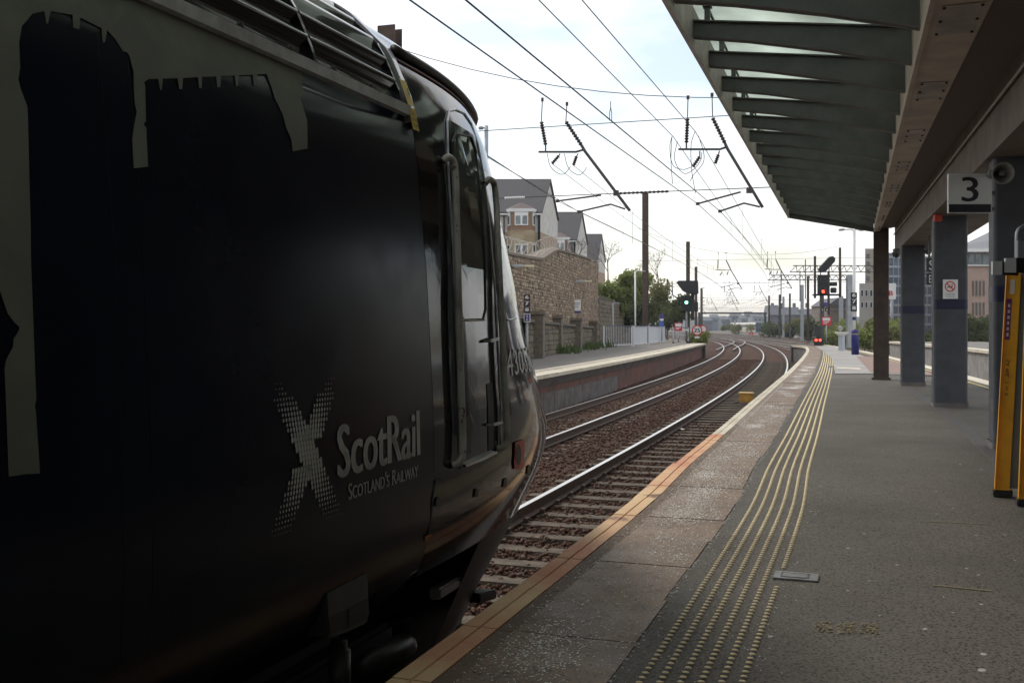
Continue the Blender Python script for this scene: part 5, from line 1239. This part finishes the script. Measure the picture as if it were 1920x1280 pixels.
for x in (1530.5, 1538): obj('red_lens', MB().lathe(at(x, 637.5, 66.97), [(0, .02), (.08, .0), (.085, -.03)], 14, axis=(0, -1, 0)), M['redl'], T, smooth=True)
pbox('base', 1529, 1544, 643, 648, 67, .35, M['sigblk'], T)
GM = mast('thick grey steel column behind the blue based lamp post', at(1593, 660, 54), CZ+(HOR-515)*54/F, .3, M['galv'], 'steel_column', 0)
# yellow box between the rails
c = gp(1399, 753, -.12); T = thing('trackside_box', (c.x, c.y, -.16), 'small yellow equipment box beside the rail by the platform edge', 'box')
obj('box_body', MB().box((c.x, c.y, .0), (.40, .26, .26), -.31), mat('box_yellow', (.55, .30, .05), .7, (.4, .2, .04), 8), T, bevel=.02)
obj('box_lid', MB().box((c.x, c.y, .145), (.44, .3, .04), -.31), mat('box_lid_yellow', (.62, .42, .16), .7), T, bevel=.01)
obj('box_cable', MB().tube([(c.x-.2, c.y, -.1), (c.x-.35, c.y-.1, -.15), (c.x-.5, c.y-.05, -.17)], .02, 6), M['rubber'], T)
lit = mat('litter_white', (.7, .7, .68), .8)
for (x, y, w, d), lab in zip([(1387, 708, .3, .12), (1279, 805, .12, .08), (1052, 748, .2, .1), (1171, 724, .14, .1), (1186, 714, .16, .06)], ['white scrap of litter between the two tracks', 'small white scrap beside the nearest rail', 'white scrap beside the opposite platform wall, leftmost', 'crumpled white scrap under the opposite platform', 'white scrap farthest along under the opposite platform']):
    p = gp(x, y, -.15); mb = MB(); mb.grid([[(p.x+(i-1)*w/2, p.y+(j-1)*d/2, p.z+.03*random.random()) for i in range(3)] for j in range(3)]); tag(obj('litter_scrap', mb, lit), lab, 'litter')

# ------------------------------------------------------------------ far platform and buildings on the right
FP = bpy.data.objects.new('far_platform', None); COL.objects.link(FP); struct(FP); FP['label'] = 'concrete platform across the tracks on the right'
fs = [RE.from_Z(Z) for Z in frange(-5, 66, 2)]
obj('platform_top', MB().grid([[RE.at(s, 3.9, 1.2), RE.at(s, 9, 1.2)] for s in fs]), M['asphalt2'], FP)
obj('coping', mesh_along(rf, fs, [(3.4, 1.21), (3.95, 1.21), (3.95, 1.09), (3.4, 1.09)]), M['cope_pale'], FP)
obj('platform_wall', mesh_along(rf, fs, [(3.5, 1.09), (3.8, 1.09), (3.8, -.4), (3.5, -.4)]), M['concrete'], FP)
M['leafA'] = mat('leaf_green', (.24, .28, .085), .7, (.15, .185, .055), 3); M['leafB'] = mat('leaf_olive', (.22, .22, .09), .7, (.14, .145, .055), 3); M['leafC'] = mat('leaf_dark', (.10, .12, .05), .8, (.06, .075, .032), 3); M['bark'] = mat('bark', (.06, .048, .038), .9, (.04, .032, .026), 8); M['twig'] = mat('bare_twigs', (.13, .105, .09), .9)
for kk in ('leafA', 'leafB', 'leafC'):
    tN, pN, kN = nodes(M[kk]); ou = [n for n in tN.nodes if n.type == 'OUTPUT_MATERIAL'][0]; tl9 = tN.nodes.new('ShaderNodeBsdfTranslucent'); ms9 = tN.nodes.new('ShaderNodeMixShader'); ms9.inputs[0].default_value = .45
    kN(pN.inputs['Base Color'].links[0].from_socket, tl9.inputs[0]); kN(pN.outputs[0], ms9.inputs[1]); kN(tl9.outputs[0], ms9.inputs[2]); kN(ms9.outputs[0], ou.inputs[0]); pN.inputs['Specular IOR Level'].default_value = .2
def tree(name, label, base, h, rx, n, m, leaf=.16, trunk=.12, cat='tree', blobs=9, group=None, rz_=None):
    base = Vector(base); r = random.Random(hash(label) % 1000 if False else len(label)*7+int(base.y*3)); T = thing(name, base, label, cat, group)
    lobes = [(Vector((r.gauss(0, rx*.42), r.gauss(0, rx*.42), h*r.uniform(.35, .9))), rx*r.uniform(.3, .55)) for _ in range(blobs)]
    tr = MB(); tr.tube([base-Vector((0, 0, .2)), base+Vector((.05, 0, h*.3)), base+Vector((r.uniform(-.2, .2), 0, h*.62))], [trunk, trunk*.75, trunk*.35], 7)
    for c, R in lobes: tr.tube([base+Vector((0, 0, h*.28)), base+c*.6+Vector((0, 0, h*.08)), base+c], [trunk*.45, trunk*.25, trunk*.08], 5)
    obj('trunk', tr, M['bark'], T)
    rg = np.random.default_rng(len(label)*13+int(base.y)); mb = MB()
    V = []; Fc = []
    for c, R in lobes:
        k = n//blobs; d = rg.normal(size=(k, 3)); d /= np.linalg.norm(d, axis=1)[:, None]; rad = R*rg.random(k)**.38*rg.uniform(.8, 1.15, k)
        P = np.array(base+c)+d*rad[:, None]*np.array([1, 1, .85]); P[:, 2] = np.maximum(P[:, 2], base.z+.1)
        a = rg.normal(size=(k, 3)); a /= np.linalg.norm(a, axis=1)[:, None]; b = np.cross(a, rg.normal(size=(k, 3))); b /= np.linalg.norm(b, axis=1)[:, None]; sz = leaf*rg.uniform(.6, 1.4, (k, 1))
        Q = np.stack([P-a*sz, P+b*sz*.5, P+a*sz, P-b*sz*.5], 1); o0 = len(V); V += [tuple(x) for x in Q.reshape(-1, 3)]; Fc += [(o0+4*i, o0+4*i+1, o0+4*i+2, o0+4*i+3) for i in range(k)]
    mb.v = V; mb.f = Fc; mb.m = [0]*len(Fc); obj('crown', mb, m, T); return T
def tpx(x, yb, Z, z=None): p = at(x, yb, Z); return (p.x, p.y, -.3 if z is None else z)
tree('shrub_tree', 'bright green ivy covered tree just past the tall wall', tpx(1143, 0, 80, PZ+.6), 5.6, 2.2, 5200, M['leafA'], .17)
tree('shrub_tree', 'big bushy green tree behind the slim white lamp post', tpx(1180, 0, 92, PZ+.3), 5.9, 2.7, 5600, M['leafA'], .15)
tree('shrub_tree', 'olive green tree behind the tall brown mast', tpx(1222, 0, 98, PZ), 5.6, 2.2, 4200, M['leafB'], .15)
tree('shrub_tree', 'dark shrub low behind the pale platform fence', tpx(1205, 0, 86, PZ), 3.2, 2.8, 3500, M['leafC'], .16)
tree('shrub_tree', 'greyish shrub beyond the fence beside the green signal', tpx(1262, 0, 120, 0), 6.0, 2.2, 3000, M['leafC'], .18)
tree('shrub_tree', 'small green bush at the foot of the speed signs', tpx(1311, 0, 82, .3), 1.4, 1.0, 1200, M['leafA'], .1, .03)
def bare(label, base, h, seed):
    r = random.Random(seed); T = thing('bare_tree', base, label, 'tree'); mb = MB()
    def grow(p, d, L_, rad, dep):
        e = p+d*L_; mb.tube([p, e], [rad, rad*.65], 4, cap=False)
        if dep:
            for _ in range(3): grow(e, (d+Vector((r.gauss(0, .5), r.gauss(0, .5), r.gauss(.1, .3)))).normalized(), L_*r.uniform(.6, .85), rad*.6, dep-1)
    grow(Vector(base), Vector((0, 0, 1)), h*.3, .08, 5); obj('branches', mb, M['twig'], T)
bare('leafless tree above the end of the tall stone wall', at(1140, 540, 95), 5, 3); bare('thin leafless tree beside the farthest gabled house', at(1082, 520, 100), 4.0, 5); bare('leafless treetop right of the tall brown mast', at(1234, 545, 110), 4.5, 9)
for i, (x, Z, h, rx, m, lab) in enumerate([(1448, 215, 3.6, 3.5, 'leafC', 'dark bush at the left end of the far hedge'), (1472, 205, 3.2, 3.2, 'leafC', 'dark bush in the middle of the far hedge'), (1497, 190, 3.4, 3.2, 'leafB', 'olive bush near the right end of the far hedge'), (1522, 170, 3.2, 2.8, 'leafC', 'dark bush left of the red signal'), (1572, 110, 2.6, 2.4, 'leafB', 'olive bush behind the grey pedestal'), (1590, 105, 3.0, 2.2, 'leafA', 'green bush behind the red and white notice'), (1620, 88, 2.9, 2.0, 'leafB', 'olive bush between the lamp post and the brown column'), (1640, 84, 2.6, 2.0, 'leafA', 'green bush directly behind the brown column'), (1676, 78, 2.6, 1.8, 'leafB', 'olive bush in the gap beside the brown column'), (1745, 74, 2.2, 1.8, 'leafC', 'dark bush in the gap between the two grey columns'), (1385, 330, 3.0, 3.5, 'leafB', 'distant olive bush left of the far train')]):
    tree('bush', lab, tpx(x, 0, Z), h, rx, 2400, M[m], .16 if Z < 150 else .25, .05, 'bush', 7)
for x, Z, lab in ((1815, 92, 'dark bush before the pinkish office block, left one'), (1846, 96, 'dark bush before the pinkish office block, right one')): tree('bush', lab, tpx(x, 0, Z), 3.3, 2.2, 2200, M['leafC'], .16, .05, 'bush', 7)

def block(name, label, x0, x1, yt, Z, depth, m, cat='building', yb=None, turn=0.0):
    a, b = at(x0, yt, Z), at(x1, yt, Z); T = thing(name, (a.x, Z, -.3), label, cat); sk = Vector((depth*turn, depth, 0))
    P = [Vector((a.x, Z, -.3)), Vector((b.x, Z, -.3)), Vector((b.x, Z, a.z)), Vector((a.x, Z, a.z))]
    obj('walls', MB().prism(P, sk), m, T); return T, a, b
def windows(T, Z, xs, ys, m, fm=None, dz=.05):
    for y0, y1 in ys:
        for x0, x1 in xs:
            f = pbox('window', x0, x1, y0, y1, Z-.06, .1, fm or M['wframe'], T); ax_ = (x1-x0)*.14; p_ = pbox('pane', x0+ax_, x1-ax_, y0+(y1-y0)*.06, y1-(y1-y0)*.06, Z-.075, .01, m, T); p_.parent = f; p_.matrix_parent_inverse = Matrix()
pinkm = mat('office_pink_stone', (.42, .30, .245), .85, (.36, .26, .21), 1.5, 6)
T, a, b = block('office_block', 'pinkish stone office block with narrow windows beyond the right tracks', 1796, 1990, 497, 112, 14, pinkm, turn=.45)
windows(T, 112, [(x, x+3.6) for x in (1803, 1811, 1823, 1829.5, 1836, 1843, 1855, 1862, 1869, 1876, 1888, 1896, 1904, 1912)], [(525, 556), (566, 592)], M['wdark'], mat('window_surround', (.30, .22, .18), .8))
pbox('upper_storey', 1800, 1985, 472, 496.5, 113, 10, mat('clad_grey', (.30, .32, .35), .5), T)
for k in range(12): pbox('upper_window', 1803+13*k, 1813+13*k, 476, 494, 112.9, .08, M['wglass'], T)
pbox('roof_edge', 1790, 1990, 466, 472, 111.6, 12, M['white'], T); obj('roof', MB().prism([at(1795, 466, 111.7), at(1990, 466, 111.7), at(1990, 420, 118), at(1870, 430, 118)], (0, .3, .1)), mat('office_roof', (.22, .22, .23), .7), T)
pbox('ledge', 1796, 1990, 496.6, 498.5, 111.7, .4, M['white'], T)
gbm = mat('glass_office_blue', (.16, .21, .27), .15, (.10, .14, .19), .4, 3, spec=.8)
T, a, b = block('glass_office', 'blue grey glass office building behind the brown column', 1646, 1762, 474, 128, 14, gbm, turn=.38)
for k in range(8): pbox('floor_band', 1645, 1763, 480+18*k, 484+18*k, 127.85, .2, mat('floor_band_%d' % k, (.36, .40, .44), .5), T)
for k in range(13): pbox('mullion', 1648+9*k, 1649.2+9*k, 475, 615, 127.8, .2, M['galv'], T)
T2 = thing('advert_board', at(1671, 561, 118), 'white board with red letter beside the brown column', 'sign')
pbox('board', 1664, 1680, 531, 561, 118, .2, M['white'], T2); sign_text('lettering', 'B', 1667, 1674, 545, 554, 117.95, M['signred'], T2, .03); pole('board_post', 1672, 561, 620, 118.1, .15, M['galv'], T2)
crm = mat('cream_block', (.46, .42, .36), .85, (.4, .36, .31), 1, 5)
T, a, b = block('cream_building', 'small cream building with square windows left of the brown column', 1611, 1650, 531, 150, 10, crm, turn=.35)
windows(T, 150, [(1614, 1619), (1622, 1627), (1631, 1636)], [(543, 556), (566, 577)], M['wdark'])
T, a, b = block('beige_tower', 'narrow beige block rising behind the cream building', 1622, 1652, 466, 175, 10, mat('beige_tower', (.36, .31, .26), .85, (.3, .27, .22), 1), turn=.36)
for k in range(5): pbox('dark_window', 1625, 1631, 476+14*k, 484+14*k, 174.9, .1, M['wdark'], T)
dst = mat('sooty_stone', (.135, .135, .15), .9, (.10, .10, .115), .5, 6); drf = mat('far_slate', (.10, .105, .12), .8, (.08, .085, .095), .5)
T, a, b = block('stone_terrace', 'long sooty stone building with uneven roofline in the right distance', 1440, 1600, 590, 300, 16, dst, turn=.26)
for i, (x0, x1, y0) in enumerate(((1440, 1462, 572), (1462, 1500, 576), (1500, 1540, 579), (1540, 1602, 581))):
    obj('roof', MB().prism([at(x0, 590.2, 299.5), at(x1, 590.2, 299.5), at(x1-3, y0, 305), at(x0+4, y0, 305)], (0, 6, 0)), drf, T)
for x in (1447, 1463, 1488, 1512, 1536, 1560): pbox('chimney', x, x+4, 568, 577, 305, 1.2, dst, T)
windows(T, 300, [(x, x+3.2) for x in range(1446, 1596, 11)], [(593, 598), (602, 607)], M['wdark'], mat('far_frame', (.3, .3, .32), .7))
T, a, b = block('brown_gable_building', 'brown gable fronted building right of the red signal', 1552, 1606, 573, 185, 10, mat('brown_stone', (.20, .16, .13), .9, (.15, .12, .10), 1, 5))
obj('gable_roof', MB().prism([at(1551, 573, 184.6), at(1607, 573, 184.6), at(1594, 560, 184.6), at(1572, 558, 184.6)], (0, 10.5, 0)), drf, T)
pbox('string_course', 1552, 1606, 579, 581, 184.7, .3, M['concrete'], T)
# ------------------------------------------------------------------ far gantries and masts
def truss(label, x0, x1, y0, y1, Z, ybeam, n):
    T = thing('signal_gantry', at(x1, 620, Z), label, 'gantry'); a, b, c, d = at(x0+6, y0, Z), at(x1, y0, Z), at(x0, y1, Z), at(x1, y1, Z); r = .09*Z/170
    obj('top_chord', MB().bar(a, b, r*1.6, r*1.6), M['ole'], T); obj('bottom_chord', MB().bar(c, d, r*1.6, r*1.6), M['ole'], T)
    for i in range(n): obj('lattice_brace', MB().bar(c.lerp(d, i/n), a.lerp(b, (i+.5)/n), r, r).bar(a.lerp(b, (i+.5)/n), c.lerp(d, (i+1)/n), r, r), M['ole'], T)
    for u in (.12, .35, .6, .85): p = a.lerp(b, u); obj('drop_post', MB().bar(p+Vector((0, 0, 1.0)), p-Vector((0, 0, (ybeam-y0)*Z/F)), r*1.5, r*1.5), M['ole'], T)
    for x in (x0+(x1-x0)*.97,): obj('leg', MB().bar(at(x, y0, Z), at(x, 622, Z), .35, .35), M['ole'], T)
    return T
truss('nearer lattice gantry stretching right behind the red signal', 1481, 1680, 498, 510, 165, 560, 15); truss('farther lattice gantry left of the red signal', 1440, 1600, 516, 525, 215, 565, 12)
T = thing('portal_gantry', at(1436, 622, 300), 'plain dark portal frame spanning the far tracks', 'gantry')
obj('portal_beam', MB().bar(at(1309, 587, 300), at(1437, 587, 300), .5, .45), M['sigblk'], T)
for x in (1311, 1434.5): obj('portal_leg', MB().bar(at(x, 587, 300), at(x, 622, 300), .6, .6), M['sigblk'], T)
for x, yt, Z, w, m, lab in [(1442, 554, 210, .35, 'mast', 'thin dark mast left of the far terrace'), (1462, 552, 190, .4, 'ole', 'dark mast first right of the far terrace end'), (1469, 556, 200, .4, 'galv', 'grey mast beside the dark mast over the hedge'), (1481, 550, 185, .35, 'ole', 'slim dark mast over the middle of the hedge'), (1515, 518, 150, .36, 'mast', 'brown mast left of the red signal'), (1504, 534, 160, .5, 'galv', 'thick pale grey column over the right end of the hedge'), (1315, 540, 235, .42, 'ole', 'dark mast at the left leg of the far portal'), (1251.5, 523, 190, .3, 'ole', 'thin dark mast over the bushes right of the tall mast'), (1247.5, 535, 210, .3, 'ole', 'second thin dark mast over the bushes'), (1378, 600, 400, .6, 'galv', 'tiny far mast beneath the portal'), (1577, 555, 120, .5, 'galv', 'pale grey column right of the red signal')]:
    mast(lab, tpx(x, 0, Z), CZ+(HOR-yt)*Z/F, w, M[m])
Tm = thing('insulated_arm_mast', at(1316, 625, 130), 'slim dark mast with short stacked arms behind the green signal', 'mast')
obj('post', MB().tube([at(1316.5, 628, 130), at(1316.5, 541, 130)], .09, 6), M['ole'], Tm)
for y in (540, 558, 565, 572): obj('stub_arm', MB().bar(at(1316.5, y, 130), at(1321, y, 130), .07, .07), M['ole'], Tm)
# far train
Zt = 395; T = thing('distant_train', at(1422, 626, Zt), 'pale distant train with dark blue end standing in the yard', 'train')
a = at(1417, 622, Zt); dd = Vector((-.085, 1, 0)).normalized(); L_ = 60
e0, e1 = at(1416.5, 623, Zt), at(1428, 623, Zt); back = Vector((3.4, 62, 0))
def seg(z0, z1, y0=0.0, y1=1.0, mm=None, nm='', out=0.0):
    o = Vector((-.03-out, 0, 0)); A, B = e0+back*y0+o, e1+back*y0-o*.0; C, D = e1+back*y1, e0+back*y1+o
    return obj(nm, MB().prism([Vector((p.x, p.y, z0)) for p in (A, B, C, D)], (0, 0, z1-z0)), mm, T)
seg(.1, 2.0, mm=mat('coach_cream', (.42, .37, .30), .6), nm='coach_side'); seg(2.0, 2.8, mm=M['wdark'], nm='window_band', out=.02); seg(2.8, 3.2, mm=mat('coach_pale', (.5, .48, .42), .6), nm='upper_side'); seg(3.2, 3.8, mm=M['white'], nm='coach_roof', out=-.2)
obj('cab_end', MB().prism([Vector((p.x, p.y-.4, .0)) for p in (e0, e1, e1+Vector((0, .35, 0)), e0+Vector((0, .35, 0)))], (0, 0, 3.7)), mat('cab_end_blue', (.02, .035, .07), .5), T, bevel=.15)
for x in (1406, 1411):
    t2 = tag(obj('marker_disc', MB().lathe(at(x, 625+(x-1406)*.2, 255), [(0, .02), (.28, .02), (.28, 0)], 12, axis=(0, -1, 0)).tube([at(x, 626, 255.05), at(x, 630, 255.05)], .06, 6), M['signred']), 'small red marker on the far tracks, %s of the two' % ('left' if x == 1406 else 'right'), 'marker')
# far houses and hills
hz = mat('far_town_haze_grey', (.10, .115, .14), .9, (.07, .08, .10), .05, 5); hz2 = mat('far_town_haze_pale', (.22, .24, .27), .9, (.15, .165, .19), .05, 5)  # bluish distance haze is painted into both town colours
for i, (x0, x1, yt, Z, m) in enumerate([(1318, 1336, 601, 560, hz), (1334, 1352, 596, 620, hz2), (1354, 1369, 599, 600, hz), (1372, 1392, 592, 650, hz), (1390, 1402, 597, 600, hz2), (1400, 1416, 590, 680, hz), (1412, 1438, 594, 560, hz2)]):
    T, a, b = block('distant_building', ['grey', 'pale'][m is hz2]+' distant building below the portal, %s from the left' % ['first', 'second', 'third', 'fourth', 'fifth', 'sixth', 'seventh'][i], x0, x1, yt, Z, 12, m)
    obj('roof', MB().prism([Vector((a.x-.3, Z-.4, a.z)), Vector((b.x+.3, Z-.4, a.z)), Vector((b.x-1, Z+6, a.z+2.2)), Vector((a.x+1, Z+6, a.z+2.2))], (0, 6, 0)), drf, T)
    for k in range(3): pbox('window', x0+(x1-x0)*(.15+.28*k), x0+(x1-x0)*(.28+.28*k), yt+4, yt+7, Z-.1, .1, M['wdark'], T)
hm = mat('far_wooded_hill', (.07, .085, .06), .95, (.045, .055, .04), .02, 6)
mb = MB(); hx = frange(-900, 1500, 12); r9 = random.Random(4)
rows = [[], [], []]
for x in hx:
    h = 9+7*sin(x*.004+1)+3*sin(x*.021)+r9.uniform(0, 2.5)
    rows[0].append((x, 1150, -2)); rows[1].append((x, 1200+r9.uniform(-10, 10), max(2, h*.7))); rows[2].append((x, 1290, max(3, h)))
mb.grid(rows); struct(obj('hills', mb, hm, smooth=True))['label'] = 'low wooded hills on the horizon'
bx = MB().box((30, 440, 6.5), (1600, 1000, 17.0))
hzm = bpy.data.materials.new('haze_air'); hzm.use_nodes = True; hn = hzm.node_tree; hn.nodes.clear(); ho = hn.nodes.new('ShaderNodeOutputMaterial'); pv_ = hn.nodes.new('ShaderNodeVolumePrincipled')
pv_.inputs['Color'].default_value = (.80, .86, .95, 1); pv_.inputs['Density'].default_value = .00028; pv_.inputs['Anisotropy'].default_value = .3; hn.links.new(pv_.outputs[0], ho.inputs['Volume'])
HAZE = True
if HAZE:
    hb = obj('haze', bx, hzm); hb['kind'] = 'stuff'; hb['label'] = 'thin pale haze over the railway'
